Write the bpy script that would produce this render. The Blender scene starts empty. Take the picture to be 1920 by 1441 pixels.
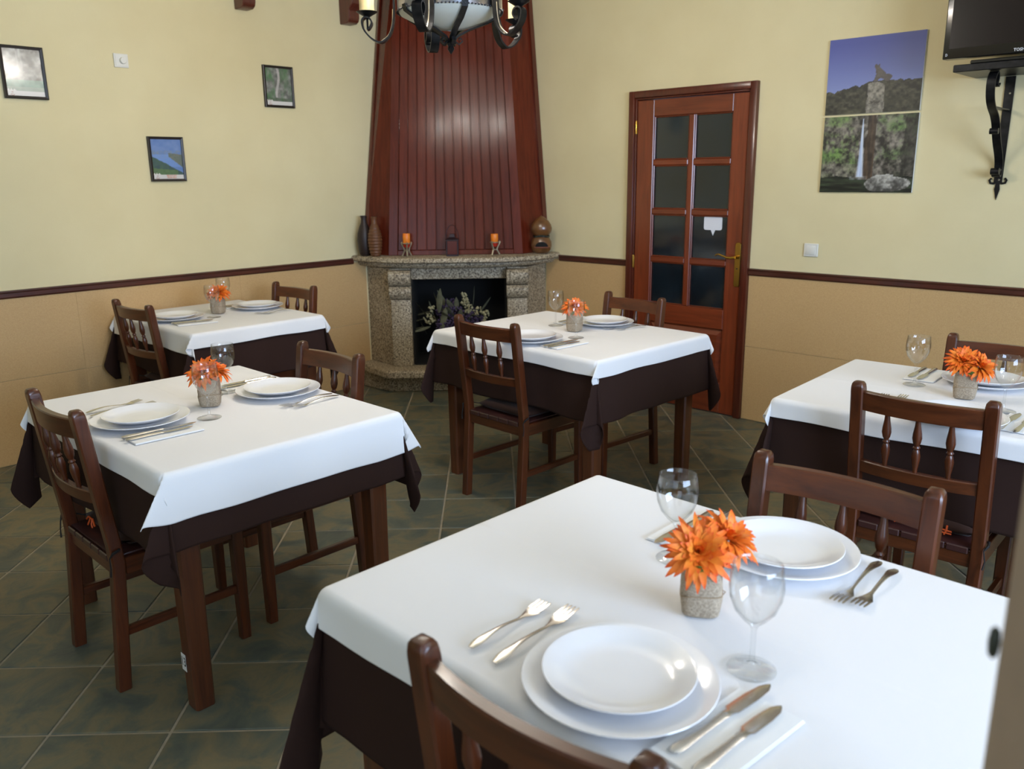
import bpy, bmesh, math, random
import numpy as np
from mathutils import Vector, Matrix
random.seed(7); np.random.seed(7)
scn = bpy.context.scene
COL = scn.collection
PI = math.pi
def lin(c):
    return tuple(((v/255)/12.92 if v/255 <= .04045 else ((v/255+.055)/1.055)**2.4) for v in c)
# ------------------------------------------------------------------ camera
H = 1.4904
PITCH, ROLL, LENS = math.radians(14.1035), math.radians(.6585), 29.195
cam_d = bpy.data.cameras.new('camera'); cam = bpy.data.objects.new('camera', cam_d); COL.objects.link(cam)
cam_d.sensor_width = 36; cam_d.lens = LENS; cam_d.clip_start = .02; cam_d.clip_end = 60
fw = Vector((0, math.cos(PITCH), -math.sin(PITCH))); rt = Vector((1, 0, 0)); dn = fw.cross(rt)
r2 = rt*math.cos(ROLL)+dn*math.sin(ROLL); d2 = dn*math.cos(ROLL)-rt*math.sin(ROLL)
mw = Matrix((r2, -d2, -fw)).transposed().to_4x4(); mw.translation = Vector((0, 0, H)); cam.matrix_world = mw
cam_d.dof.use_dof = True; cam_d.dof.focus_distance = 2.7; cam_d.dof.aperture_fstop = 4.5
scn.camera = cam
# ------------------------------------------------------------------ room frame (corner, wall directions)
C = Vector((-.389, 6.720, 0)); THR = -.7579; THL = THR+PI/2
U = Vector((math.cos(THR), math.sin(THR), 0)); V = Vector((math.sin(THR), -math.cos(THR), 0))
SU, SV, CEIL = 8.2, 7.0, 2.80          # room extents along both walls, ceiling height
# ------------------------------------------------------------------ world, lights, exposure
w = bpy.data.worlds.new('world'); scn.world = w; w.use_nodes = True
w.node_tree.nodes['Background'].inputs[0].default_value = (.62, .74, 1, 1)
w.node_tree.nodes['Background'].inputs[1].default_value = .25
scn.view_settings.view_transform = 'Standard'; scn.view_settings.look = 'None'
scn.view_settings.gamma = 1; scn.view_settings.use_curve_mapping = False
scn.view_settings.exposure = 0.21
def area(name, loc, aim, sx, sy, energy, col):
    l = bpy.data.lights.new(name, 'AREA'); l.shape = 'RECTANGLE'; l.size = sx; l.size_y = sy; l.energy = energy; l.color = col
    o = bpy.data.objects.new(name, l); COL.objects.link(o); o.location = loc
    o.rotation_euler = (Vector(aim)).to_track_quat('-Z', 'Y').to_euler(); return o
DAY = (.54, .715, 1.0)
area('daylight_side_window', C+U*(SU-.06)+V*3.9+Vector((0, 0, 1.75)), -U, 3.2, 1.5, 262, DAY)
area('daylight_back_window', C+V*(SV-.06)+U*5.4+Vector((0, 0, 1.55)), -V, 1.8, 1.5, 18, DAY)
BULB_W = 10.2; BULB_COL = (1.0, .94, .86)
# ------------------------------------------------------------------ material helpers
MATS = {}
def mat(name, col, rough=.5, metal=0, spec=.5, coat=0, sheen=0, emit=None, estr=0):
    m = bpy.data.materials.new(name); m.use_nodes = True
    b = m.node_tree.nodes['Principled BSDF']
    b.inputs['Base Color'].default_value = (*lin(col), 1); b.inputs['Roughness'].default_value = rough
    b.inputs['Metallic'].default_value = metal; b.inputs['Specular IOR Level'].default_value = spec
    b.inputs['Coat Weight'].default_value = coat; b.inputs['Coat Roughness'].default_value = .12
    b.inputs['Sheen Weight'].default_value = sheen
    if emit: b.inputs['Emission Color'].default_value = (*lin(emit), 1); b.inputs['Emission Strength'].default_value = estr
    MATS[name] = m; return m
def nd(m, t): return m.node_tree.nodes.new(t)
def lk(m, a, b): m.node_tree.links.new(a, b)
def bsdf(m): return m.node_tree.nodes['Principled BSDF']
def ramp(m, stops):
    r = nd(m, 'ShaderNodeValToRGB'); e = r.color_ramp.elements
    while len(e) < len(stops): e.new(.5)
    for el, (p, c) in zip(e, stops): el.position = p; el.color = (*lin(c), 1)
    return r
def coords(m, scale=(1, 1, 1), kind='Object'):
    tc = nd(m, 'ShaderNodeTexCoord'); mp = nd(m, 'ShaderNodeMapping'); mp.inputs['Scale'].default_value = scale
    lk(m, tc.outputs[kind], mp.inputs[0]); return mp.outputs[0]
def noise(m, vec, scale, detail=4, rough=.55, dist=0):
    n = nd(m, 'ShaderNodeTexNoise'); n.inputs['Scale'].default_value = scale; n.inputs['Detail'].default_value = detail
    n.inputs['Roughness'].default_value = rough; n.inputs['Distortion'].default_value = dist
    lk(m, vec, n.inputs['Vector']); return n.outputs['Fac']
def bump(m, fac, strength=.2, dist=.01):
    b = nd(m, 'ShaderNodeBump'); b.inputs['Strength'].default_value = strength; b.inputs['Distance'].default_value = dist
    lk(m, fac, b.inputs['Height']); lk(m, b.outputs[0], bsdf(m).inputs['Normal'])
def ntex(name, stops, scale, rough=.6, vs=(1, 1, 1), detail=4, bs=0, bd=.01, dist=0, bscale=None, **k):
    m = mat(name, stops[0][1], rough, **k); v = coords(m, vs); f = noise(m, v, scale, detail, dist=dist)
    r = ramp(m, stops); lk(m, f, r.inputs[0]); lk(m, r.outputs[0], bsdf(m).inputs['Base Color'])
    if bs: bump(m, f if not bscale else noise(m, v, bscale, 3), bs, bd)
    return m
ntex('cream', [(.3, (219, 205, 161)), (.7, (224, 211, 168))], 3, .75, bs=.12, bd=.004, bscale=140)
ntex('dado', [(.25, (190, 153, 102)), (.5, (198, 162, 111)), (.8, (206, 171, 120))], 220, .6, bs=.25, bd=.002, detail=2)
ntex('ceiling_white', [(.3, (232, 228, 214)), (.7, (238, 234, 222))], 4, .8)
ntex('pillar_paint', [(.3, (160, 140, 118)), (.7, (166, 146, 124))], 30, .7, bs=.1, bd=.002)
ntex('trim_wood', [(.3, (62, 26, 18)), (.7, (84, 38, 25))], 6, .32, vs=(1, 1, 8), coat=.3)
def wood(name, dark, light, rough, axis, coat=.3):
    m = mat(name, dark, rough, coat=coat); sc = [14, 14, 14]; sc[axis] = .9
    v = coords(m, sc); f = noise(m, v, 3.2, 5, .6, .6); r = ramp(m, [(.28, dark), (.62, light)])
    lk(m, f, r.inputs[0])
    oi = nd(m, 'ShaderNodeObjectInfo'); hs = nd(m, 'ShaderNodeHueSaturation'); mr = nd(m, 'ShaderNodeMapRange')
    mr.inputs[3].default_value = .86; mr.inputs[4].default_value = 1.14
    lk(m, oi.outputs['Random'], mr.inputs[0]); lk(m, mr.outputs[0], hs.inputs['Value']); lk(m, r.outputs[0], hs.inputs['Color'])
    lk(m, hs.outputs[0], bsdf(m).inputs['Base Color']); bump(m, f, .06, .004); return m
wood('chair_wood_v', (56, 25, 12), (88, 43, 20), .3, 2, .15)
wood('chair_wood_h', (58, 27, 13), (90, 45, 21), .3, 0, .15)
wood('chair_wood_y', (56, 25, 12), (88, 43, 20), .3, 1, .15)
wood('table_wood', (66, 33, 17), (98, 52, 26), .35, 2)
wood('hood_wood', (78, 27, 15), (98, 38, 22), .21, 2, .06)
bsdf(MATS['hood_wood']).inputs['Specular IOR Level'].default_value = .2
wood('door_wood_v', (96, 38, 18), (124, 54, 27), .28, 2, .4)
wood('door_wood_h', (96, 38, 18), (124, 54, 27), .28, 0, .4)
wood('door_casing', (70, 26, 16), (92, 38, 22), .28, 2, .4)
wood('corbel_wood', (74, 32, 24), (98, 46, 33), .35, 2)
def tile_mat():
    m = mat('slate_tile', (80, 86, 72), .42, spec=.4); v = coords(m, (1, 1, 1)); oi = nd(m, 'ShaderNodeObjectInfo')
    ad = nd(m, 'ShaderNodeVectorMath'); ad.operation = 'ADD'; cb = nd(m, 'ShaderNodeVectorMath'); cb.operation = 'SCALE'; cb.inputs['Scale'].default_value = 3.7
    lk(m, oi.outputs['Location'], cb.inputs[0]); lk(m, v, ad.inputs[0]); lk(m, cb.outputs[0], ad.inputs[1])
    f = noise(m, ad.outputs[0], 5.5, 5, .6, .8)
    r = ramp(m, [(.22, (60, 68, 69)), (.42, (86, 92, 82)), (.55, (116, 107, 82)), (.66, (93, 99, 86)), (.82, (66, 75, 72))]); lk(m, f, r.inputs[0])
    hs = nd(m, 'ShaderNodeHueSaturation'); mr = nd(m, 'ShaderNodeMapRange'); mr.inputs[3].default_value = .9; mr.inputs[4].default_value = 1.1
    lk(m, oi.outputs['Random'], mr.inputs[0]); lk(m, mr.outputs[0], hs.inputs['Value']); lk(m, r.outputs[0], hs.inputs['Color'])
    lk(m, hs.outputs[0], bsdf(m).inputs['Base Color']); bump(m, noise(m, ad.outputs[0], 24, 5), .22, .006); return m
tile_mat()
ntex('grout', [(.3, (150, 140, 122)), (.7, (168, 157, 136))], 30, .85)
def granite():
    m = mat('granite', (150, 135, 112), .55); v = coords(m)
    a = noise(m, v, 95, 2, .75); b = noise(m, v, 5, 3)
    r = ramp(m, [(.36, (70, 62, 54)), (.46, (158, 144, 122)), (.58, (200, 188, 165)), (.7, (226, 216, 198))]); lk(m, a, r.inputs[0])
    r2_ = ramp(m, [(.3, (190, 174, 146)), (.7, (228, 218, 200))]); lk(m, b, r2_.inputs[0])
    mx = nd(m, 'ShaderNodeMix'); mx.data_type = 'RGBA'; mx.blend_type = 'MULTIPLY'; mx.inputs[0].default_value = .55
    lk(m, r.outputs[0], mx.inputs[6]); lk(m, r2_.outputs[0], mx.inputs[7]); lk(m, mx.outputs[2], bsdf(m).inputs['Base Color'])
    bump(m, a, .3, .004)
granite()
def cloth(name, c, sheen, rough=.85):
    m = mat(name, c, rough, spec=.25, sheen=sheen); v = coords(m)
    w1 = nd(m, 'ShaderNodeTexNoise'); w1.inputs['Scale'].default_value = 900; w1.inputs['Detail'].default_value = 1; lk(m, v, w1.inputs['Vector'])
    bump(m, w1.outputs['Fac'], .12, .001)
cloth('white_cloth', (236, 235, 236), .1); cloth('brown_cloth', (46, 27, 21), 0)
cloth('cushion_brown', (52, 30, 22), .1); cloth('paper_napkin', (240, 240, 240), 0, .9)
mat('orange_thread', (206, 84, 30), .6); mat('black_string', (20, 16, 14), .7)
mat('porcelain', (240, 240, 243), .12, spec=.55, coat=.25)
ntex('steel', [(.3, (205, 201, 196)), (.7, (220, 217, 212))], 20, .24, metal=1)
mat('brass', (190, 150, 70), .25, metal=1)
mat('burnt_leather', (62, 34, 32), .35, coat=.2)
def vcol(name, rough=.6, coat=0, spec=.4):
    m = mat(name, (200, 200, 200), rough, coat=coat, spec=spec); a = nd(m, 'ShaderNodeVertexColor'); a.layer_name = 'Col'
    lk(m, a.outputs[0], bsdf(m).inputs['Base Color']); return m
vcol('petals', .55); vcol('print_matte', .45); vcol('print_gloss', .3, .6)
ntex('leaf_green', [(.3, (38, 82, 32)), (.7, (74, 124, 48))], 30, .45)
ntex('burlap', [(.3, (138, 122, 102)), (.7, (178, 162, 140))], 260, .9, bs=.6, bd=.002, detail=2)
mat('twine', (150, 128, 100), .9)
ntex('iron', [(.3, (22, 22, 23)), (.7, (40, 40, 42))], 40, .38, metal=.6, bs=.3, bd=.002)
ntex('iron_sheet', [(.3, (96, 98, 104)), (.7, (140, 142, 150))], 25, .3, metal=.95, bs=.25, bd=.003)
mat('frosted_glass', (214, 216, 206), .45, spec=.5)
ntex('candle_cream', [(.3, (196, 174, 124)), (.7, (214, 194, 148))], 30, .5)
mat('bulb', (255, 230, 190), .3, emit=(255, 214, 150), estr=25)
mat('black_plastic', (12, 12, 13), .22, coat=.5); mat('tv_screen', (22, 14, 12), .3, coat=0, spec=.25)
mat('white_plastic', (222, 220, 212), .4); mat('white_sticker', (226, 228, 236), .5); mat('white_print', (225, 226, 228), .5)
mat('black_print', (14, 14, 14), .6); mat('orange_print', (205, 120, 70), .6)
mat('knob_dark', (52, 56, 46), .5); mat('frame_dark', (34, 24, 18), .4); mat('interior_black', (10, 9, 9), .9)  # near-black of firebox and door backing, also painted shade inside mouths
mat('terracotta_dark', (44, 30, 26), .5); mat('terracotta_brown', (100, 62, 35), .5)
ntex('gourd_glaze', [(.3, (88, 56, 28)), (.5, (110, 71, 37)), (.75, (74, 46, 24))], 12, .3, coat=.5)
mat('gourd_lip', (116, 66, 50), .45); mat('teal_dark', (36, 44, 40), .25, coat=.5)
ntex('wax_orange', [(.35, (232, 110, 24)), (.7, (244, 150, 48))], 18, .4)
mat('wax_red', (176, 36, 18), .4); ntex('pewter', [(.3, (150, 140, 118)), (.7, (196, 186, 164))], 60, .35, metal=.7)
mat('lantern_metal', (50, 34, 38), .45, metal=.4); mat('lantern_glass', (84, 28, 24), .2)
ntex('dry_purple', [(.3, (58, 46, 74)), (.7, (94, 76, 108))], 60, .9); ntex('dry_cream', [(.3, (150, 140, 100)), (.7, (206, 198, 158))], 60, .9)
ntex('dry_leaf', [(.3, (84, 88, 70)), (.7, (126, 122, 94))], 20, .8); ntex('basket', [(.3, (70, 52, 34)), (.7, (104, 80, 52))], 60, .8, vs=(1, 1, 6))
def dark_pane():
    m = mat('dark_pane', (30, 40, 44), .08, spec=.6, coat=.4); v = coords(m); f = noise(m, v, 3, 2)
    r = ramp(m, [(.3, (16, 23, 28)), (.7, (32, 42, 49))]); lk(m, f, r.inputs[0]); lk(m, r.outputs[0], bsdf(m).inputs['Base Color'])
dark_pane()
def clear_glass():
    m = bpy.data.materials.new('clear_glass'); m.use_nodes = True; nt = m.node_tree; nt.nodes.clear(); MATS['clear_glass'] = m
    out = nd(m, 'ShaderNodeOutputMaterial'); tr = nd(m, 'ShaderNodeBsdfTransparent'); gl = nd(m, 'ShaderNodeBsdfGlossy'); mx = nd(m, 'ShaderNodeMixShader')
    lw = nd(m, 'ShaderNodeLayerWeight'); lw.inputs[0].default_value = .5
    rp = ramp(m, [(0, (254, 254, 254)), (.7, (251, 252, 252)), (.9, (228, 230, 230)), (1, (140, 144, 144))]); lk(m, lw.outputs['Facing'], rp.inputs[0]); lk(m, rp.outputs[0], tr.inputs[0])
    gl.inputs['Roughness'].default_value = .03; fr = nd(m, 'ShaderNodeMath'); fr.operation = 'POWER'; fr.inputs[1].default_value = 3; fa = nd(m, 'ShaderNodeMath'); fa.operation = 'MULTIPLY_ADD'; fa.inputs[1].default_value = .55; fa.inputs[2].default_value = .055
    lk(m, lw.outputs['Facing'], fr.inputs[0]); lk(m, fr.outputs[0], fa.inputs[0]); lk(m, fa.outputs[0], mx.inputs[0]); lk(m, tr.outputs[0], mx.inputs[1]); lk(m, gl.outputs[0], mx.inputs[2]); lk(m, mx.outputs[0], out.inputs[0])
clear_glass()
# ------------------------------------------------------------------ geometry helpers
class G:
    def __init__(s): s.v = []; s.f = []; s.c = []
    def add(s, vs, fs, col=None):
        o = len(s.v); s.v += [tuple(p) for p in vs]; s.f += [tuple(i+o for i in f) for f in fs]
        if col is not None: s.c += (list(col) if isinstance(col, list) else [col]*len(vs))
    def box(s, x0, x1, y0, y1, z0, z1):
        s.add([(x0,y0,z0),(x1,y0,z0),(x1,y1,z0),(x0,y1,z0),(x0,y0,z1),(x1,y0,z1),(x1,y1,z1),(x0,y1,z1)],
              [(0,3,2,1),(4,5,6,7),(0,1,5,4),(1,2,6,5),(2,3,7,6),(3,0,4,7)]); return s
    def rings(s, R, cap0=True, cap1=True, closed=False, col=None):
        n = len(R[0]); o = len(s.v); vs = [p for r in R for p in r]; fs = []
        for k in range(len(R)-(0 if closed else 1)):
            a = k*n; b = ((k+1) % len(R))*n
            for i in range(n): j = (i+1) % n; fs.append((a+i, a+j, b+j, b+i))
        if not closed:
            if cap0: fs.append(tuple(range(n-1, -1, -1)))
            if cap1: fs.append(tuple((len(R)-1)*n+i for i in range(n)))
        s.add(vs, fs, col); return s
    def prism(s, poly, z0, z1):
        return s.rings([[(x, y, z0) for x, y in poly], [(x, y, z1) for x, y in poly]])
    def lathe(s, prof, n=24, ox=0, oy=0, oz=0, cap=True, sx=1, sy=1):
        return s.rings([[(ox+r*sx*math.cos(2*PI*i/n), oy+r*sy*math.sin(2*PI*i/n), oz+z) for i in range(n)] for r, z in prof], cap, cap)
    def tube(s, pts, rad, n=8, cap=True, closed=False):
        P = [Vector(p) for p in pts]; m = len(P); rad = rad if isinstance(rad, (list, tuple)) else [rad]*m; R = []
        t0 = (P[1]-P[0]).normalized(); a = t0.orthogonal().normalized()
        for k in range(m):
            if closed: t = (P[(k+1) % m]-P[k-1]).normalized()
            else: t = (P[min(k+1, m-1)]-P[max(k-1, 0)]).normalized()
            a = (a-t*a.dot(t)).normalized(); b = t.cross(a)
            R.append([tuple(P[k]+(a*math.cos(2*PI*i/n)+b*math.sin(2*PI*i/n))*rad[k]) for i in range(n)])
        return s.rings(R, cap, cap, closed)
    def strap(s, pts, binormal, wd, th):
        P = [Vector(p) for p in pts]; B = Vector(binormal).normalized(); m = len(P); R = []
        for k in range(m):
            t = (P[min(k+1, m-1)]-P[max(k-1, 0)]).normalized(); nn = B.cross(t).normalized()
            ww = wd[k] if isinstance(wd, (list, tuple)) else wd
            tt = th[k] if isinstance(th, (list, tuple)) else th
            R.append([tuple(P[k]+B*a*ww/2+nn*b*tt/2) for a, b in ((-1,-1),(1,-1),(1,1),(-1,1))])
        return s.rings(R)
    def grid(s, nu, nv, fn, col=None):
        vs = []; cs = []
        for j in range(nv+1):
            for i in range(nu+1):
                vs.append(fn(i/nu, j/nv))
                if col: cs.append(col(i/nu, j/nv))
        fs = [(j*(nu+1)+i, j*(nu+1)+i+1, (j+1)*(nu+1)+i+1, (j+1)*(nu+1)+i) for j in range(nv) for i in range(nu)]
        s.add(vs, fs, cs if col else None); return s
    def ball(s, c, r, n=8, m=5, sz=1):
        return s.lathe([(r*math.sin(PI*max(k, .02)/m if k < m else PI*(1-.004)), -r*sz*math.cos(PI*k/m)) for k in range(m+1)], n, *c)
def curve(pts, k=5):
    P = [Vector(p) for p in pts]; out = []
    for i in range(len(P)-1):
        a, b, c, d = P[max(i-1, 0)], P[i], P[i+1], P[min(i+2, len(P)-1)]
        for j in range(k): t = j/k; out.append(tuple(.5*((2*b)+(c-a)*t+(2*a-5*b+4*c-d)*t*t+(3*b-a-3*c+d)*t**3)))
    return out+[tuple(P[-1])]
def obj(name, g, m, parent=None, bevel=0, seg=1, smooth=35, loc=None, rot=None):
    me = bpy.data.meshes.new(name); me.from_pydata(g.v, [], g.f)
    bm = bmesh.new(); bm.from_mesh(me)
    if bevel:
        ed = [e for e in bm.edges if len(e.link_faces) == 2 and e.calc_face_angle(0) > .6]
        bmesh.ops.bevel(bm, geom=ed, offset=bevel, segments=seg, profile=.5, affect='EDGES', clamp_overlap=True)
    if not g.c: bmesh.ops.recalc_face_normals(bm, faces=bm.faces)
    bm.to_mesh(me); bm.free()
    if g.c:
        a = me.color_attributes.new('Col', 'FLOAT_COLOR', 'POINT')
        a.data.foreach_set('color', [x for c in g.c for x in (*c[:3], 1.0)])
    if smooth:
        me.shade_smooth()
        try: me.set_sharp_from_angle(angle=math.radians(smooth))
        except Exception: pass
    me.materials.append(MATS[m] if isinstance(m, str) else m)
    o = bpy.data.objects.new(name, me); COL.objects.link(o)
    if parent: o.parent = parent
    if loc is not None: o.location = loc
    if rot is not None: o.rotation_euler = rot
    return o
def tag(o, label=None, cat=None, group=None, kind=None):
    if label: o['label'] = label
    if cat: o['category'] = cat
    if group: o['group'] = group
    if kind: o['kind'] = kind
    return o
def empty(name, loc, rz=0, label=None, cat=None, group=None, kind=None):
    e = bpy.data.objects.new(name, None); e.empty_display_size = .05; COL.objects.link(e); e.location = loc; e.rotation_euler = (0, 0, rz)
    return tag(e, label, cat, group, kind)
def dup(o, parent=None, loc=None, rz=None, label=None, group=None):
    c = o.copy(); COL.objects.link(c)
    if parent is not None: c.parent = parent
    if loc is not None: c.location = loc
    if rz is not None: c.rotation_euler = (0, 0, rz)
    if label: c['label'] = label
    if group: c['group'] = group
    for ch in list(o.children): dup(ch, c)
    return c
def text_geo(txt, size):
    cu = bpy.data.curves.new('txt', 'FONT'); cu.body = txt; cu.size = size; cu.align_x = 'CENTER'; cu.align_y = 'CENTER'; cu.resolution_u = 2; cu.offset = size*.018
    ob = bpy.data.objects.new('txt', cu); COL.objects.link(ob); bpy.context.view_layer.update()
    me = bpy.data.meshes.new_from_object(ob.evaluated_get(bpy.context.evaluated_depsgraph_get()))
    g = G(); g.v = [tuple(v.co) for v in me.vertices]; g.f = [tuple(p.vertices) for p in me.polygons]
    bpy.data.objects.remove(ob); bpy.data.curves.remove(cu); bpy.data.meshes.remove(me); return g
def text_on(name, txt, size, m, parent, x, y, z, sx=1):
    g = text_geo(txt, size); g.v = [(x+p[0]*sx, y, z+p[1]) for p in g.v]; return obj(name, g, m, parent, smooth=0)
def at_r(s, z=0, e=0): p = C+U*s+V*e; return (p.x, p.y, z)
def at_l(s, z=0, e=0): p = C+V*s+U*e; return (p.x, p.y, z)
# ------------------------------------------------------------------ setting: walls, ceiling, floor
T = .18
DS0, DS1, DH = 1.62, 2.508, 2.0     # door casing extents on the right wall
RAIL0, RAIL1, JO = .895, .937, .4627
wl = empty('wall_left', at_l(0), THL, kind='structure')      # local x = -s
obj('wall_plaster', G().box(-SV-T, 0, 0, T, 0, CEIL), 'cream', wl, smooth=0)
wr = empty('wall_right', at_r(0), THR, kind='structure')     # local x = s
g = G(); g.box(-T, DS0+.04, 0, T, 0, CEIL); g.box(DS1-.04, SU+T, 0, T, 0, CEIL); g.box(DS0+.04, DS1-.04, 0, T, DH-.04, CEIL)
obj('wall_plaster', g, 'cream', wr, smooth=0)
def panels(par, a, b, step, flip):
    x = a
    while x < b-.02:
        x1 = min(x+step, b)
        for z0, z1 in ((.004, JO-.0012), (JO+.0012, RAIL0+.01)):
            p, q = (-x1, -x) if flip else (x, x1)
            obj('panel', G().box(p+.0002, q-.0002, -.006, 0, z0, z1), 'dado', par, bevel=.0006, smooth=0)
        x = x1
panels(wl, .96, 6.9, .99, True); panels(wr, .90, DS0-.002, .72, False); panels(wr, DS1+.002, SU-.1, .93, False)
def railbar(name, loc, rz, x0, x1):
    g = G(); prof = [(0, RAIL0), (-.012, RAIL0), (-.018, RAIL0+.008), (-.018, RAIL1-.014), (-.024, RAIL1-.008), (-.024, RAIL1-.002), (-.02, RAIL1), (0, RAIL1)]
    g.rings([[(x0, y, z) for y, z in prof], [(x1, y, z) for y, z in prof]])
    tag(obj(name, g, 'trim_wood', None, smooth=30, loc=loc, rot=(0, 0, rz)), kind='structure')
railbar('trim_1', at_l(0), THL, -6.95, -1.07); railbar('trim_2', at_r(0), THR, 1.03, DS0-.003); railbar('trim_3', at_r(0), THR, DS1+.003, SU-.05)
# walls behind the camera, with window openings
def holed_wall(name, loc, rz, length, holes):
    g = G(); xs = 0
    for (x0, x1, z0, z1) in holes:
        g.box(xs, x0, 0, T, 0, CEIL); g.box(x0, x1, 0, T, 0, z0); g.box(x0, x1, 0, T, z1, CEIL); xs = x1
    g.box(xs, length, 0, T, 0, CEIL); return tag(obj(name, g, 'cream', None, smooth=0, loc=loc, rot=(0, 0, rz)), kind='structure')
pe = C+U*SU; holed_wall('wall_side', (pe.x, pe.y, 0), THR-PI/2, SV, [(2.1, 5.7, .9, 2.6)])
pb = C+V*SV+U*SU; holed_wall('wall_back', (pb.x, pb.y, 0), THR+PI, SU, [(3.1, 5.1, .75, 2.35)])
def window(name, loc, rz, x0, x1, z0, z1, n):
    e = empty(name, loc, rz, kind='structure'); t = .05
    g = G(); g.box(x0, x1, .06, .12, z0, z0+t); g.box(x0, x1, .06, .12, z1-t, z1); g.box(x0, x0+t, .06, .12, z0+t, z1-t); g.box(x1-t, x1, .06, .12, z0+t, z1-t)
    for k in range(1, n): x = x0+(x1-x0)*k/n; g.box(x-t/2, x+t/2, .06, .12, z0+t, z1-t)
    obj('window_frame', g, 'door_casing', e, smooth=0)
    for k in range(n): a = x0+(x1-x0)*k/n; b = x0+(x1-x0)*(k+1)/n; obj('pane', G().box(a+t/2, b-t/2, .088, .092, z0+t, z1-t), 'clear_glass', e, smooth=0)
window('window_1', (pe.x, pe.y, 0), THR-PI/2, 2.1, 5.7, .9, 2.6, 4); window('window_2', (pb.x, pb.y, 0), THR+PI, 3.1, 5.1, .75, 2.35, 2)
cc = C+U*SU/2+V*SV/2
tag(obj('ceiling', G().box(-T, SU+T, -SV-T, T, CEIL, CEIL+.1), 'ceiling_white', None, smooth=0, loc=(C.x, C.y, 0), rot=(0, 0, THR)), kind='structure')
floor = tag(obj('floor', G().box(-T, SU+T, -SV-T, T, -.12, -.004), 'grout', None, smooth=0, loc=(C.x, C.y, 0), rot=(0, 0, THR)), kind='structure')
# floor tiles on their own grid
TO, TS, TTH = Vector((-1.9713, 1.9888, 0)), .33652, .02193
tx = Vector((math.cos(TTH), math.sin(TTH), 0)); ty = Vector((-math.sin(TTH), math.cos(TTH), 0)); hg = .0045
def clip(poly, pt, nrm):
    out = []
    for i in range(len(poly)):
        a, b = poly[i], poly[(i+1) % len(poly)]; da, db = (a-pt).dot(nrm), (b-pt).dot(nrm)
        if da >= 0: out.append(a)
        if da*db < 0: out.append(a+(b-a)*(da/(da-db)))
    return out
def tile_geo(poly):
    c = sum(poly, Vector((0, 0, 0)))/len(poly); R = []
    for k, z in ((1, -.006), (1, -.0022), (.984, -.0004), (.955, 0)): R.append([(c.x+(p.x-c.x)*k, c.y+(p.y-c.y)*k, z) for p in poly])
    return G().rings(R, cap0=False)
hs_ = TS/2-hg; full = [Vector((-hs_, -hs_, 0)), Vector((hs_, -hs_, 0)), Vector((hs_, hs_, 0)), Vector((-hs_, hs_, 0))]
shared = obj('tile', tile_geo(full), 'slate_tile', None, smooth=20); shared_me = shared.data; bpy.data.objects.remove(shared)
cands = []; rest = G()
inv_floor = Matrix.Rotation(-THR, 4, 'Z')
for i in range(-24, 44):
    for j in range(-22, 22):
        c = TO+tx*TS*(i+.5)+ty*TS*(j+.5); q = c-C; a, b = q.dot(U), q.dot(V)
        if a < -.22 or b < -.22 or a > SU+.22 or b > SV+.22: continue
        poly = [c+tx*p.x+ty*p.y for p in full]; inside = all(p0 > .001 and p0 < SU-.001 and p1 > .001 and p1 < SV-.001 for p0, p1 in (((p-C).dot(U), (p-C).dot(V)) for p in poly))
        if not inside:
            for pt, n in ((C+U*.001, U), (C+V*.001, V), (C+U*(SU-.001), -U), (C+V*(SV-.001), -V)): poly = clip(poly, pt, n) if poly else poly
            if len(poly) < 3: continue
        m3 = sum(poly, Vector((0, 0, 0)))/len(poly); rel = m3-Vector((0, 0, H)); dz = rel.dot(fw)
        vis = dz > .3 and abs(rel.dot(r2)/dz) < .66 and -.5 < rel.dot(d2)/dz < .56 and math.hypot(m3.x, m3.y) < 6.9
        cands.append((0 if vis else 1, dz if vis else 99, c, poly, inside))
cands.sort(key=lambda t: (t[0], t[1]))
npart = 0
for vis, dz, c, poly, inside in cands:
    if vis == 0 and npart < 296:
        npart += 1
        if inside: o = bpy.data.objects.new('tile', shared_me); COL.objects.link(o); wc = c; rz = TTH
        else:
            wc = sum(poly, Vector((0, 0, 0)))/len(poly); o = obj('tile', tile_geo([p-wc for p in poly]), 'slate_tile', None, smooth=20); rz = 0
        lc = inv_floor @ (wc-C); o.parent = floor; o.location = lc; o.rotation_euler = (0, 0, rz-THR)
    else:
        gg = tile_geo(poly); gg.v = [tuple((inv_floor @ (Vector(p)-C))) for p in gg.v]; rest.add(gg.v, gg.f)
if rest.v: tag(obj('outer_tiles', rest, 'slate_tile', floor, smooth=20), kind='stuff')
# beams and corbels at the ceiling
def corbel(s, label):
    prof = [(0, 0), (.075, 0), (.098, .012), (.108, .035), (.108, .075), (.122, .098), (.146, .112), (.15, .135), (.15, .165), (.17, .19), (.19, .20), (.19, .215), (0, .215)]
    g = G(); g.rings([[(-.042, -x, z) for x, z in prof], [(.042, -x, z) for x, z in prof]])
    tag(obj('wooden_corbel', g, 'corbel_wood', None, bevel=.004, smooth=30, loc=at_l(s, 2.478, .001), rot=(0, 0, THL)), label, 'corbel', 'corbels under the ceiling beams')
for s, lab in ((1.02, 'dark wooden corbel high on the wall, right beside the chimney hood'), (1.782, 'dark wooden corbel cut off at the top edge, farther from the chimney hood')):
    corbel(s, lab)
    tag(obj('trim_%d' % (4 if s < 1.5 else 5), G().box(-.05, .05, -(SU-.01), -.002, 2.694, 2.798), 'corbel_wood', None, bevel=.006, smooth=0, loc=at_l(s), rot=(0, 0, THL)), kind='structure')
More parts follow.
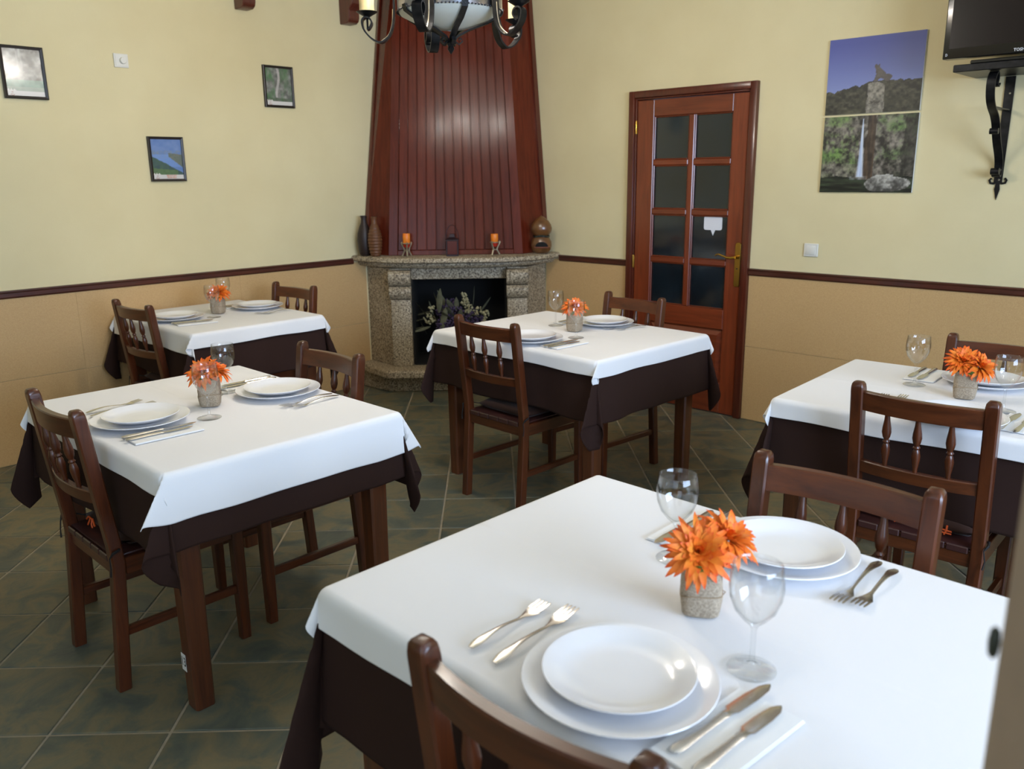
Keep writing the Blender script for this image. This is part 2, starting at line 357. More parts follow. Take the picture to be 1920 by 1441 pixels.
# pillar close to the camera on the right
tag(obj('wall_pillar', G().box(.325, .62, .20, .50, 0, CEIL-.002), 'pillar_paint', None, bevel=.006, seg=2, smooth=30), kind='structure')
hk = G(); hk.lathe([(.001, -.012), (.004, -.009), (.005, 0), (.004, .009), (.001, .012)], 12, .327, .506, 1.178, sx=.8, sy=.8)
tag(obj('latch_knob', hk, 'knob_dark', None), 'small dark metal knob on the edge of the beige pillar', 'knob')
# ------------------------------------------------------------------ door
door = empty('door_1', at_r(0), THR, kind='structure')
def casing(g, x0, x1, z1, wd, y0, y1):
    g.box(x0, x0+wd, y0, y1, 0, z1); g.box(x1-wd, x1, y0, y1, 0, z1); g.box(x0+wd, x1-wd, y0, y1, z1-wd, z1)
cs = G(); casing(cs, DS0, DS1, DH, .042, -.03, .05); casing(cs, DS0+.042, DS1-.042, DH-.042, .012, -.016, .10)
obj('casing', cs, 'door_casing', door, bevel=.005, seg=2, smooth=30)
LX0, LX1, LZ1 = DS0+.057, DS1-.057, DH-.058
leaf = empty('leaf', (0, 0, 0)); leaf.parent = door
PX = [(1.80, 2.056), (2.094, 2.35)]; PZ = [(.668, .938), (.97, 1.24), (1.274, 1.544), (1.578, 1.842)]
y0, y1 = -.008, .034
obj('stile', G().box(LX0, PX[0][0], y0, y1, .006, LZ1), 'door_wood_v', leaf, bevel=.003); obj('stile', G().box(PX[1][1], LX1, y0, y1, .006, LZ1), 'door_wood_v', leaf, bevel=.003)
obj('rail', G().box(PX[0][0], PX[1][1], y0, y1, PZ[3][1], LZ1), 'door_wood_h', leaf, bevel=.003)
obj('rail', G().box(PX[0][0], PX[1][1], y0, y1, .545, PZ[0][0]), 'door_wood_h', leaf, bevel=.003)
obj('rail', G().box(PX[0][0], PX[1][1], y0, y1, .006, .20), 'door_wood_h', leaf, bevel=.003)
pg = G(); pg.rings([[(PX[0][0]+a, yy, .20+a), (PX[1][1]-a, yy, .20+a), (PX[1][1]-a, yy, .545-a), (PX[0][0]+a, yy, .545-a)] for a, yy in ((0, .012), (.012, .012), (.04, -.002), (.05, -.002))], cap0=False)
obj('raised_panel', pg, 'door_wood_h', leaf, smooth=0)
obj('muntin', G().box(PX[0][1], PX[1][0], y0+.001, y1, PZ[0][0], PZ[3][1]), 'door_wood_v', leaf, bevel=.004)
for k in range(3):
    for a, b in PX: obj('muntin', G().box(a, b, y0+.001, y1, PZ[k][1], PZ[k+1][0]), 'door_wood_h', leaf, bevel=.004)
for a, b in PX:
    for c_, d_ in PZ:
        bd = G(); bd.box(a, a+.008, .0, .012, c_, d_); bd.box(b-.008, b, .0, .012, c_, d_); bd.box(a+.008, b-.008, .0, .012, c_, c_+.008); bd.box(a+.008, b-.008, .0, .012, d_-.008, d_)
        obj('glazing_bead', bd, 'door_wood_h', leaf, bevel=.003)
        obj('pane', G().box(a, b, .013, .018, c_, d_), 'dark_pane', leaf, smooth=0)
obj('door_back', G().box(LX0, LX1, .036, .042, .006, LZ1), 'interior_black', leaf, smooth=0)  # black sheet in place of the unlit space behind the panes
for z in (1.78, .93, .25): obj('hinge', G().lathe([(.007, 0), (.007, .075), (.004, .083)], 8, LX0-.004, -.014, z-.04), 'brass', door)
hp = G(); arc = [(.02*math.cos(a), .02*math.sin(a)) for a in np.linspace(0, PI, 9)]
outl = [(x, .118+z) for x, z in arc]+[(-.02, -.118)]+[(-.016, -.13), (.016, -.13), (.02, -.118)]
hp.rings([[(2.433+x, y0-.0, .95+z) for x, z in outl], [(2.433+x, y0-.005, .95+z) for x, z in outl], [(2.433+x*.85, y0-.008, .95+z*.985) for x, z in outl]])
hpo = obj('handle_plate', hp, 'brass', leaf, smooth=40)
lv = G(); lv.tube([(2.433, y0-.006, 1.0), (2.433, y0-.045, 1.0)], .009, 10)
lv.tube([(2.436, y0-.045, .999), (2.41, y0-.048, .996), (2.385, y0-.048, .997), (2.355, y0-.048, 1.006), (2.33, y0-.047, 1.014), (2.312, y0-.046, 1.012), (2.304, y0-.046, 1.004)], [.009, .0085, .007, .006, .0055, .005, .0045], 10)
obj('lever', lv, 'brass', leaf); obj('keyhole', G().lathe([(.004, 0), (.004, .004)], 10), 'black_print', leaf, loc=(2.433, y0-.008, .93), rot=(PI/2, 0, 0))
sb = []
for cx_, cz_, a0 in ((2.29, 1.222, 0), (2.192, 1.222, PI/2), (2.192, 1.166, PI), (2.29, 1.166, 1.5*PI)):
    sb += [(cx_+.014*math.cos(a0+t), cz_+.014*math.sin(a0+t)) for t in np.linspace(0, PI/2, 5)]
    if abs(a0-PI) < .1: sb += [(2.228, 1.152), (2.243, 1.118), (2.258, 1.152)]
sg = G(); sg.rings([[(x, .0125, z) for x, z in sb], [(x, .0118, z) for x, z in sb]])
tag(obj('door_sticker', sg, 'white_sticker', None, smooth=0, loc=at_r(0), rot=(0, 0, THR)), 'white speech bubble sticker on the dark glass door pane', 'sticker')
# ------------------------------------------------------------------ fireplace and hood (local x lateral, y = -distance from corner)
FR = .02748
def sq(s): return s/math.sqrt(2)
fire = empty('stone_fireplace', (C.x, C.y, 0), FR, 'speckled granite corner fireplace with carved pilasters and shelf', 'fireplace')
def outline(sl, sr, d, latl, latr, rr=0, n=6):
    cl, cr = sq(sl), sq(sr); pts = [(-cl, -cl-.003)]
    if rr:
        for (p, sgn) in (((-latl, d), -1), ((latr, d), 1)):
            a = Vector((-cl, cl)) if sgn < 0 else Vector((cr, cr)); P = Vector(p); o = Vector((-latl, d)) if sgn > 0 else Vector((latr, d))
            e1 = (a-P).normalized(); e2 = (o-P).normalized(); A = P+e1*rr; B = P+e2*rr
            if sgn > 0: A, B = B, A
            for t in np.linspace(0, 1, n): q = A*(1-t)**2+P*2*t*(1-t)+B*t*t; pts.append((q.x, -q.y))
    else: pts += [(-latl, -d), (latr, -d)]
    pts += [(cr, -cr-.003), (0, -.006)]
    return pts
def loft(levels, **k): return G().rings([[(x, y, z) for x, y in outline(*o, **k)] for o, z in levels])
obj('hearth_base', loft([((1.042, 1.0, .945, .513, .49), .001), ((1.042, 1.0, .945, .513, .49), .124)]), 'granite', fire, bevel=.005, smooth=30)
obj('hearth_slab', loft([((1.062, 1.02, 1.068, .508, .49), .125), ((1.064, 1.022, 1.072, .51, .492), .165), ((1.058, 1.016, 1.062, .505, .487), .178)], rr=.03), 'granite', fire, bevel=.003, smooth=30)
def body_side(sgn, s, name):
    c = sq(s); fx, fd = .482*sgn, .885
    poly = [(c*sgn, -c-.003), (fx, -fd), (.338*sgn, -fd), (.338*sgn, -.50), (.42*sgn, -.44)]
    obj(name, G().prism(poly, .179, .872), 'granite', fire, bevel=.003, smooth=0)
body_side(-1, .945, 'side_panel'); body_side(1, .888, 'side_panel')
for sgn in (-1, 1):
    x0, x1 = (.333*sgn, .487*sgn) if sgn > 0 else (.487*sgn, .333*sgn)
    pil = obj('pilaster', G().box(x0+.006, x1-.006, -.915, -.886, .179, .655), 'granite', fire, bevel=.006, seg=2, smooth=40)
    for z0_, z1_, dd in ((.659, .752, .955), (.757, .862, .985)):
        gq = G(); rr_ = []
        for z, k in ((z0_, .962), (z0_+.018, .985), (z0_+.045, 1.0), (z1_-.02, 1.0), (z1_, .975)): rr_.append([(x0, -dd*k, z), (x1, -dd*k, z), (x1, -.886, z), (x0, -.886, z)])
        obj('carved_block', gq.rings(rr_), 'granite', pil, bevel=.006, seg=2, smooth=40)
obj('lintel', G().box(-.337, .337, -.86, -.74, .79, .872), 'granite', fire, bevel=.004, smooth=30)
fb = G(); fb.box(-.337, .337, -.47, -.44, .179, .79); fb.box(-.3375, -.325, -.86, -.47, .179, .79); fb.box(.325, .3375, -.86, -.47, .179, .79); fb.box(-.325, .325, -.74, -.47, .772, .79); fb.box(-.325, .325, -.88, -.47, .179, .186)
obj('firebox', fb, 'interior_black', fire, smooth=0)  # near-black liner of the fire opening
def mo(o): return (1.078+o, 1.027+o, 1.05+o, .47+o*.41, .455+o*.41)
obj('mantel_shelf', loft([(mo(-.115), .873), (mo(-.10), .876), (mo(-.068), .882), (mo(-.055), .897), (mo(-.055), .913), (mo(-.01), .917), (mo(0), .924), (mo(0), .939), (mo(-.006), .950), (mo(-.02), .956)], rr=.30, n=10), 'granite', fire, smooth=35)
hood = empty('chimney_hood', (C.x, C.y, 0), FR, 'tall red-brown plank-clad chimney hood above the granite mantel', 'chimney hood')
ZB, ZT = .9575, CEIL-.003
BL, BR, TL_, TR_ = (-.49, .83), (.455, .83), (-.392, .70), (.357, .70)
def fpt(u, t, off=0):   # u across 0..1, t height 0..1, off outward from face
    b = Vector(BL).lerp(Vector(BR), u); q = Vector(TL_).lerp(Vector(TR_), u); p = b.lerp(q, t); return (p.x, -(p.y+off), ZB+(ZT-ZB)*t)
def board(u0, u1, t0, t1, off, th, name, m='hood_wood', bev=.0025):
    g = G(); q = [(u0, t0), (u1, t0), (u1, t1), (u0, t1)]
    g.add([fpt(u, t, off) for u, t in q]+[fpt(u, t, off-th) for u, t in q], [(0,1,2,3),(7,6,5,4),(0,4,5,1),(1,5,6,2),(2,6,7,3),(3,7,4,0)])
    return obj(name, g, m, hood, bevel=bev, smooth=30)
board(0, .068, 0, 1, .012, .03, 'corner_board'); board(.932, 1, 0, 1, .012, .03, 'corner_board'); board(.068, .932, 0, .018, .010, .024, 'base_board')
for k in range(12):
    a = .068+(.932-.068)*k/12; b = .068+(.932-.068)*(k+1)/12; board(a+.0035, b-.0035, .0185, 1, 0, .015, 'plank')
board(.02, .98, .0, 1, -.016, .008, 'backing', bev=0)
for sgn, sb_, st_, bf, tf in ((-1, .963, .705, BL, TL_), (1, .913, .745, BR, TR_)):
    cb_, ct_ = sq(sb_)*sgn, sq(st_)*sgn
    def sp(p, q, z, f): v = Vector(p).lerp(Vector(q), f); return (v.x, -v.y, z)
    wb, wt = (cb_, abs(cb_)+.004), (ct_, abs(ct_)+.004); g = G()
    A = [sp(wb, bf, ZB, 0), sp(wb, bf, ZB, 1), sp(wt, tf, ZT, 1), sp(wt, tf, ZT, 0)]; B = [(x*.985, y+.02, z) for x, y, z in A]; B = [(x, min(y, -abs(x)-.003), z) for x, y, z in B]
    g.add(A+B, [(0,1,2,3),(7,6,5,4),(0,4,5,1),(1,5,6,2),(2,6,7,3),(3,7,4,0)]); obj('side_board', g, 'hood_wood', hood, smooth=0)
    g = G(); nx, ny = (-.7071*.014, -.7071*.014) if sgn < 0 else (.7071*.014, -.7071*.014)
    A = [sp(wb, bf, ZB, .02), sp(wb, bf, ZB, .17), sp(wt, tf, ZT, .17), sp(wt, tf, ZT, .02)]; B = [(x+nx, min(y+ny, -abs(x+nx)-.003), z) for x, y, z in A]
    g.add(B+A, [(0,1,2,3),(7,6,5,4),(0,4,5,1),(1,5,6,2),(2,6,7,3),(3,7,4,0)]); obj('wall_trim', g, 'door_casing', hood, smooth=0)
# ------------------------------------------------------------------ things on the mantel
FM = Matrix.Translation(C) @ Matrix.Rotation(FR, 4, 'Z')
def fl(x, d, z): p = FM @ Vector((x, -d, z)); return (p.x, p.y, p.z)
MZ = .9565
def vase_prof(hh, rm, rn): return [(rm*.55, 0), (rm*.72, .01), (rm*.9, hh*.2), (rm, hh*.38), (rm*.93, hh*.55), (rm*.66, hh*.72), (rn, hh*.83), (rn*.92, hh*.92), (rn*1.15, hh), (rn*.85, hh), (rn*.7, hh*.95)]
v1 = obj('tall_vase', G().lathe(vase_prof(.275, .052, .021), 24), 'terracotta_dark', None, smooth=50, loc=fl(-.655, .80, MZ)); tag(v1, 'black-brown tall narrow-necked vase at the left end of the mantel', 'vase', 'vases on the mantel')
ve = empty('ribbed_vase', fl(-.575, .865, MZ), 0, 'brown ribbed bottle vase standing in front of a darker vase', 'vase', 'vases on the mantel')
pr = []
base = vase_prof(.27, .05, .019)
def rad_at(pf, z):
    for (r0, z0), (r1, z1) in zip(pf, pf[1:]):
        if z0 <= z <= z1 and z1 > z0: return r0+(r1-r0)*(z-z0)/(z1-z0)
    return pf[-1][0]
for k in range(77): z = .27*k/76; pr.append((rad_at(base, z)+(.0022*math.sin(k*1.05) if .01 < z < .19 else 0), z))
obj('body', G().lathe(pr, 24), 'terracotta_brown', ve, smooth=60); obj('mouth', G().lathe([(.014, 0), (.014, .003)], 16), 'interior_black', ve, loc=(0, 0, .268))  # black disc on top paints the shade inside the neck
def candle_holder(x, d, rz, label, cut):
    e = empty('candle_holder', fl(x, d, MZ), rz, label, 'candle holder', 'candle holders on the mantel')
    for k in range(3):
        a = 2*PI*k/3+.5; ca, sa = math.cos(a), math.sin(a)
        obj('leg', G().tube([(r*ca, r*sa, z) for r, z in ((.036, .004), (.026, .022), (.016, .04), (.022, .058), (.033, .078), (.038, .092), (.034, .099))], [.006, .0055, .006, .0055, .006, .007, .004], 8), 'pewter', e)
    ring = [(.029*math.cos(t), .029*math.sin(t), .09) for t in np.linspace(0, 2*PI, 24, endpoint=False)]
    obj('ring', G().tube(ring, .004, 6, closed=True), 'pewter', e)
    obj('lower_ring', G().tube([(.014*math.cos(t), .014*math.sin(t), .04) for t in np.linspace(0, 2*PI, 16, endpoint=False)], .003, 6, closed=True), 'pewter', e)
    t = empty('pillar_candle', fl(x, d, MZ+.0), rz, label.replace('three-legged pewter candle holder', 'orange and red candle resting').replace('holding a candle', 'in its holder'), 'candle', 'candles on the mantel')
    obj('wax_top', G().lathe([(.024, .092), (.0255, .094), (.0255, cut-.003), (.024, cut), (.018, cut-.003), (.004, cut-.005)], 20), 'wax_orange', t, smooth=40)
    obj('wax_base', G().lathe([(.016, .062), (.021, .07), (.0245, .084), (.0245, .092)], 20), 'wax_red', t, smooth=40)
    obj('wick', G().tube([(0, 0, cut-.006), (.001, 0, cut+.006)], .0012, 5), 'black_print', t)
candle_holder(-.352, .92, .2, 'three-legged pewter candle holder holding a candle, left of the lantern', .157)
candle_holder(.254, .92, -.5, 'three-legged pewter candle holder holding a candle, right of the lantern', .147)
ln = empty('metal_lantern', fl(-.038, .91, MZ), FR, 'small dark square metal lantern with wire handle on the mantel', 'lantern')
g = G(); g.box(-.042, .042, -.042, .042, 0, .012)
for sx_ in (-1, 1):
    for sy_ in (-1, 1): g.box(sx_*.042-(.008 if sx_ > 0 else 0), sx_*.042+(.008 if sx_ < 0 else 0), sy_*.042-(.008 if sy_ > 0 else 0), sy_*.042+(.008 if sy_ < 0 else 0), .012, .105)
obj('frame', g, 'lantern_metal', ln, bevel=.0015)
for k in range(4): obj('pane', G().box(-.033, .033, -.0385, -.0365, .013, .104), 'lantern_glass', ln, smooth=0, rot=(0, 0, k*PI/2))
obj('roof', G().rings([[(a*x, b*x, z) for a, b in ((-1,-1),(1,-1),(1,1),(-1,1))] for x, z in ((.046, .105), (.046, .112), (.018, .128), (.0165, .145), (.0165, .15))]), 'lantern_metal', ln, bevel=.001, smooth=20)
obj('handle', G().tube([(.045*math.cos(t), 0, .115+(.095 if t not in (0, PI) else 0)*math.sin(t)) for t in np.linspace(0, PI, 17)], .0022, 6), 'lantern_metal', ln)
go = empty('ceramic_gourd', fl(.585, .82, MZ), .0, 'brown glazed double-bulb ceramic ornament with open mouth, at right mantel end', 'ornament')
obj('body', G().lathe([(.03, 0), (.05, .006), (.068, .03), (.074, .055), (.071, .082), (.058, .108), (.046, .122)], 28, sy=.8), 'gourd_glaze', go, smooth=60)
obj('head', G().lathe([(.046, .122), (.06, .134), (.072, .155), (.075, .175), (.068, .2), (.052, .225), (.028, .245), (.008, .257), (.002, .262)], 28, sy=.8), 'gourd_glaze', go, smooth=60)
obj('collar', G().tube([(.053*math.cos(t), .053*.8*math.sin(t), .12+.004*math.sin(3*t)) for t in np.linspace(0, 2*PI, 30, endpoint=False)], .007, 8, closed=True), 'teal_dark', go)
bp_ = [(.03, 0), (.05, .006), (.068, .03), (.074, .055), (.071, .082), (.058, .108)]
def gy(x, z): r_ = rad_at(bp_, z); return -.8*math.sqrt(max(r_*r_-x*x, 0))
def mouth(k, t, dy):
    x, z = .044*k*math.cos(t), .05+.034*k*math.sin(t); return (x, gy(x, z)-dy, z)
g = G(); g.rings([[mouth(k, t, dy) for t in list(np.linspace(0, PI, 15))+[PI*(1+.0001)]] for k, dy in ((1, .0004), (1, .0022), (.75, .002), (.5, .002), (.25, .002), (.02, .002))])
obj('mouth_shade', g, 'interior_black', go)  # black patch laid on the body, painting the shade of an open mouth
obj('lip', G().tube([(x, gy(x, .045)-.002, .045) for x in np.linspace(-.052, .052, 13)], .0052, 8), 'gourd_lip', go)
# ------------------------------------------------------------------ dried bouquet in the firebox
bq = empty('dried_bouquet', fl(-.04, .70, .187), 0, 'dried purple and cream flower bouquet in a basket inside the fireplace', 'bouquet')
obj('basket', G().lathe([(.10, 0), (.13, .02), (.155, .10), (.15, .19), (.135, .20), (.13, .18), (.12, .05)], 24), 'basket', bq, smooth=40)
rnd = random.Random(3)
def cluster(c, r, n, sz, m):
    g = G()
    for _ in range(n):
        a, b = rnd.uniform(0, 2*PI), math.acos(rnd.uniform(-1, 1)); q = r*rnd.uniform(.55, 1)
        p = (c[0]+q*math.sin(b)*math.cos(a), c[1]+q*math.sin(b)*math.sin(a), c[2]+q*math.cos(b)); s_ = sz*rnd.uniform(.6, 1.3)
        g.add([(p[0]+s_, p[1], p[2]), (p[0]-s_, p[1], p[2]), (p[0], p[1]+s_, p[2]), (p[0], p[1]-s_, p[2]), (p[0], p[1], p[2]+s_), (p[0], p[1], p[2]-s_)],
              [(0,2,4),(2,1,4),(1,3,4),(3,0,4),(2,0,5),(1,2,5),(3,1,5),(0,3,5)])
    obj('flower_cluster', g, m, bq, smooth=0)
for c, r, n in (((-.03, -.08, .40), .055, 90), ((-.09, -.06, .36), .05, 80), ((.02, -.09, .34), .06, 90), ((-.03, -.12, .30), .055, 80), ((.13, -.08, .32), .06, 90), ((.19, -.06, .28), .05, 70), ((-.09, -.10, .27), .05, 60), ((.06, -.12, .25), .06, 70)): cluster(c, r, n, .009, 'dry_purple')
for c, r, n in (((-.18, -.1, .31), .042, 40), ((-.16, -.09, .38), .024, 18), ((.08, -.08, .43), .032, 32), ((.10, -.09, .385), .038, 36), ((.07, -.07, .475), .02, 14), ((.17, -.1, .365), .036, 30), ((.225, -.09, .34), .032, 28), ((.215, -.1, .29), .022, 14)): cluster(c, r, n, .0085, 'dry_cream')
def leaf_geo(L, wd, bend=.2, n=6):
    g = G(); P = []
    for k in range(n+1):
        t = k/n; ww = wd*math.sin(PI*min(1, .06+t*.94))**.8+.0004; z = bend*L*t*t
        P.append([(-ww, L*t, z+ww*.25), (0, L*t, z), (ww, L*t, z+ww*.25), (0, L*t, z-.0006)])
    return g.rings(P)
lg = leaf_geo(.16, .022, .15)
for k in range(44):
    a = rnd.uniform(-PI*.97, PI*.1) if k < 24 else rnd.uniform(-.3, PI+.3); tilt = rnd.uniform(.25, 1.45) if k < 24 else rnd.uniform(.9, 1.4)
    o = obj('leaf', lg, 'dry_leaf', bq, smooth=40) if k == 0 else bpy.data.objects.new('leaf', o0.data)
    if k == 0: o0 = o
    else: COL.objects.link(o); o.parent = bq
    r_ = rnd.uniform(.02, .14); o.location = (r_*math.cos(a)*1.7, r_*math.sin(a)*.6-.05, rnd.uniform(.16, .40)); o.rotation_euler = (tilt if k % 3 else -.4, rnd.uniform(-.4, .4), a-PI/2); o.scale = [rnd.uniform(.7, 1.2)]*3
# ------------------------------------------------------------------ chairs (origin at the floor between the back feet, facing +y)
SP = .182
def leg_levels(x, lv):
    R = []
    for (y, z, hx, hy) in lv:
        c_ = min(hx, hy)*.22; R.append([(x-hx+c_, y-hy, z), (x+hx-c_, y-hy, z), (x+hx, y-hy+c_, z), (x+hx, y+hy-c_, z), (x+hx-c_, y+hy, z), (x-hx+c_, y+hy, z), (x-hx, y+hy-c_, z), (x-hx, y-hy+c_, z)])
    return R
def back_y(z): return .03*min(z/.42, 1) if z < .42 else .03-.055*((z-.42)/.46)
def make_chair(label, emb):
    e = empty('dining_chair', (0, 0, 0), 0, label, 'chair', 'wooden dining chairs')
    for sx_ in (-1, 1):
        lv_ = [(back_y(z), z, .0185, .0185) for z in (.001, .2, .40, .46, .62, .78, .852)]+[(back_y(.862), .862, .018, .0178), (back_y(.872), .872, .0165, .016), (back_y(.878), .8785, .0125, .012), (back_y(.88), .8805, .006, .006)]
        obj('back_post', G().rings(leg_levels(sx_*SP, lv_)), 'chair_wood_v', e, smooth=40)
        obj('front_leg', G().rings(leg_levels(sx_*SP, [(.40, z, h_, h_) for z, h_ in ((.001, .016), (.25, .0185), (.416, .0185))])), 'chair_wood_v', e, smooth=40)
        obj('stretcher', G().box(sx_*SP-.010, sx_*SP+.010, .03, .385, .168, .196), 'chair_wood_y', e, bevel=.003)
        obj('side_apron', G().box(sx_*SP-.011, sx_*SP+.011, .048, .383, .362, .415), 'chair_wood_y', e, bevel=.002)
    obj('front_apron', G().box(-SP+.018, SP-.018, .389, .411, .362, .415), 'chair_wood_h', e, bevel=.002)
    obj('rear_apron', G().box(-SP+.018, SP-.018, .018, .042, .362, .415), 'chair_wood_h', e, bevel=.002)
    def crail(z0_, z1_, bul, name, th):
        R = []; n = 12
        for k in range(n+1):
            x = (-SP+.012)+(2*SP-.024)*k/n; y = -bul*(1-(2*k/n-1)**2)
            R.append([(x, back_y(z0_)+y-th/2, z0_), (x, back_y(z0_)+y+th/2, z0_), (x, back_y(z1_)+y+th/2, z1_-.003), (x, back_y(z1_)+y+th/2-.003, z1_), (x, back_y(z1_)+y-th/2+.003, z1_), (x, back_y(z1_)+y-th/2, z1_-.003)])
        obj(name, G().rings(R), 'chair_wood_h', e, smooth=30)
    crail(.793, .852, .026, 'top_rail', .024); crail(.592, .630, .026, 'lower_rail', .022)
    prof = [(.0065, 0), (.007, .1), (.0115, .26), (.0125, .33), (.0095, .42), (.0068, .455), (.0100, .475), (.0105, .49), (.0075, .51), (.0068, .53), (.0105, .57), (.0135, .66), (.0125, .74), (.0085, .88), (.0068, 1.0)]
    for x in (-.088, 0, .088):
        y_ = -.026*(1-(x/(SP-.012))**2); z0_, z1_ = .63-.004, .793+.004
        obj('spindle', G().tube([(x, back_y(z0_+(z1_-z0_)*t)+y_, z0_+(z1_-z0_)*t) for r_, t in prof], [r_ for r_, t in prof], 12), 'chair_wood_v', e, smooth=60)
    st = G().box(-SP+.002, SP-.002, .022, .412, .4155, .424); so = obj('seat', st, 'burnt_leather', e, bevel=.004, seg=2, smooth=30)
    lb = G()
    for k in range(5): x = -.128+.064*k; lb.box(x-.030, x+.030, .010, .0175, .392, .4255)
    lb.v = [(x_, y_, max(z_, .404)) for x_, y_, z_ in lb.v]
    obj('leather_lacing', lb, 'burnt_leather', so, bevel=.003, smooth=30)
    cu = G(); n = 14
    def cf(u, v):
        a, b = u*2-1, v*2-1; k = (1-a**6)*(1-b**6); return (a*.168*(1-.04*b*b), .225+b*.165*(1-.03*a*a), 0)
    top = lambda u, v: (cf(u, v)[0], cf(u, v)[1], .4475+.024*((1-abs(2*u-1)**5)*(1-abs(2*v-1)**5))**.55)
    bot = lambda u, v: (cf(u, v)[0], cf(u, v)[1], .4475-.0225*((1-abs(2*u-1)**8)*(1-abs(2*v-1)**8))**.4)
    cu.grid(n, n, top); cu.grid(n, n, bot); cs_ = obj('cushion', cu, 'cushion_brown', e, smooth=60)
    bm = bmesh.new(); bm.from_mesh(cs_.data); bmesh.ops.remove_doubles(bm, verts=bm.verts, dist=.0005); bmesh.ops.recalc_face_normals(bm, faces=bm.faces); bm.to_mesh(cs_.data); bm.free()
    for sx_ in (-1, 1):
        obj('tie_string', G().tube([(sx_*.15, .066, .447), (sx_*.178, .044, .452), (sx_*.206, .03, .45), (sx_*.208, .012, .446), (sx_*.2, .004, .43), (sx_*.206, .002, .40), (sx_*.203, .0, .375)], [.0025, .0025, .0045, .0045, .002, .002, .003], 6), 'black_string', cs_)
    if emb:
        for k, pth in enumerate([[(-.12, .062, .445), (-.10, .062, .459), (-.07, .063, .458), (-.05, .06, .44)], [(-.085, .062, .459), (-.09, .058, .445), (-.1, .057, .433)], [(-.07, .062, .459), (-.068, .057, .444), (-.06, .056, .433)], [(.02, .062, .458), (.05, .059, .448), (.1, .058, .444)], [(.02, .057, .434), (.05, .057, .439), (.1, .057, .437)], [(.06, .063, .46), (.062, .057, .445), (.058, .056, .432)], [(.085, .063, .46), (.085, .057, .445), (.08, .056, .432)],
                                [(-.12, .10, .4705), (-.08, .13, .4725), (-.04, .11, .4725), (-.02, .15, .4727)], [(.04, .1, .4722), (.08, .14, .4725), (.12, .12, .4705)], [(-.1, .2, .4725), (-.05, .22, .4727), (.0, .19, .4727)]]):
            obj('embroidery', G().tube([(x, y-.004 if y < .07 else y, z) for x, y, z in pth], .003, 5), 'orange_thread', cs_)
    return e
# ------------------------------------------------------------------ tables with cloths
ZTOP = .752
# key: (x, y, rot, size x, size y, white overhangs (-x,+x,-y,+y), brown overhangs)
TAB = {1: (.308, 1.334, -.775, 1.08, .841, (.08, .10, .088, .08), (.33, .28, .29, .28)),
       2: (-1.015, 2.682, -.768, 1.067, .801, (.08, .145, .075, .08), (.28, .225, .26, .26)),
       3: (.275, 3.986, -.805, 1.075, .829, (.10, .082, .075, .08), (.27, .275, .27, .27)),
       4: (-1.651, 4.636, -.76, .945, .784, (.08, .085, .115, .08), (.27, .28, .27, .27)),
       5: (1.545, 2.668, -.72, 1.08, .802, (.08, .08, .075, .08), (.31, .30, .30, .30))}
NICK = {1: 'nearest table', 2: 'left table tagged 13', 3: 'middle table before the fireplace', 4: 'back left table', 5: 'right table under the television'}
TR = {}
def tl(t, x, y, z):
    a = TAB[t]; c, s = math.cos(a[2]), math.sin(a[2]); return (a[0]+x*c-y*s, a[1]+x*s+y*c, z)
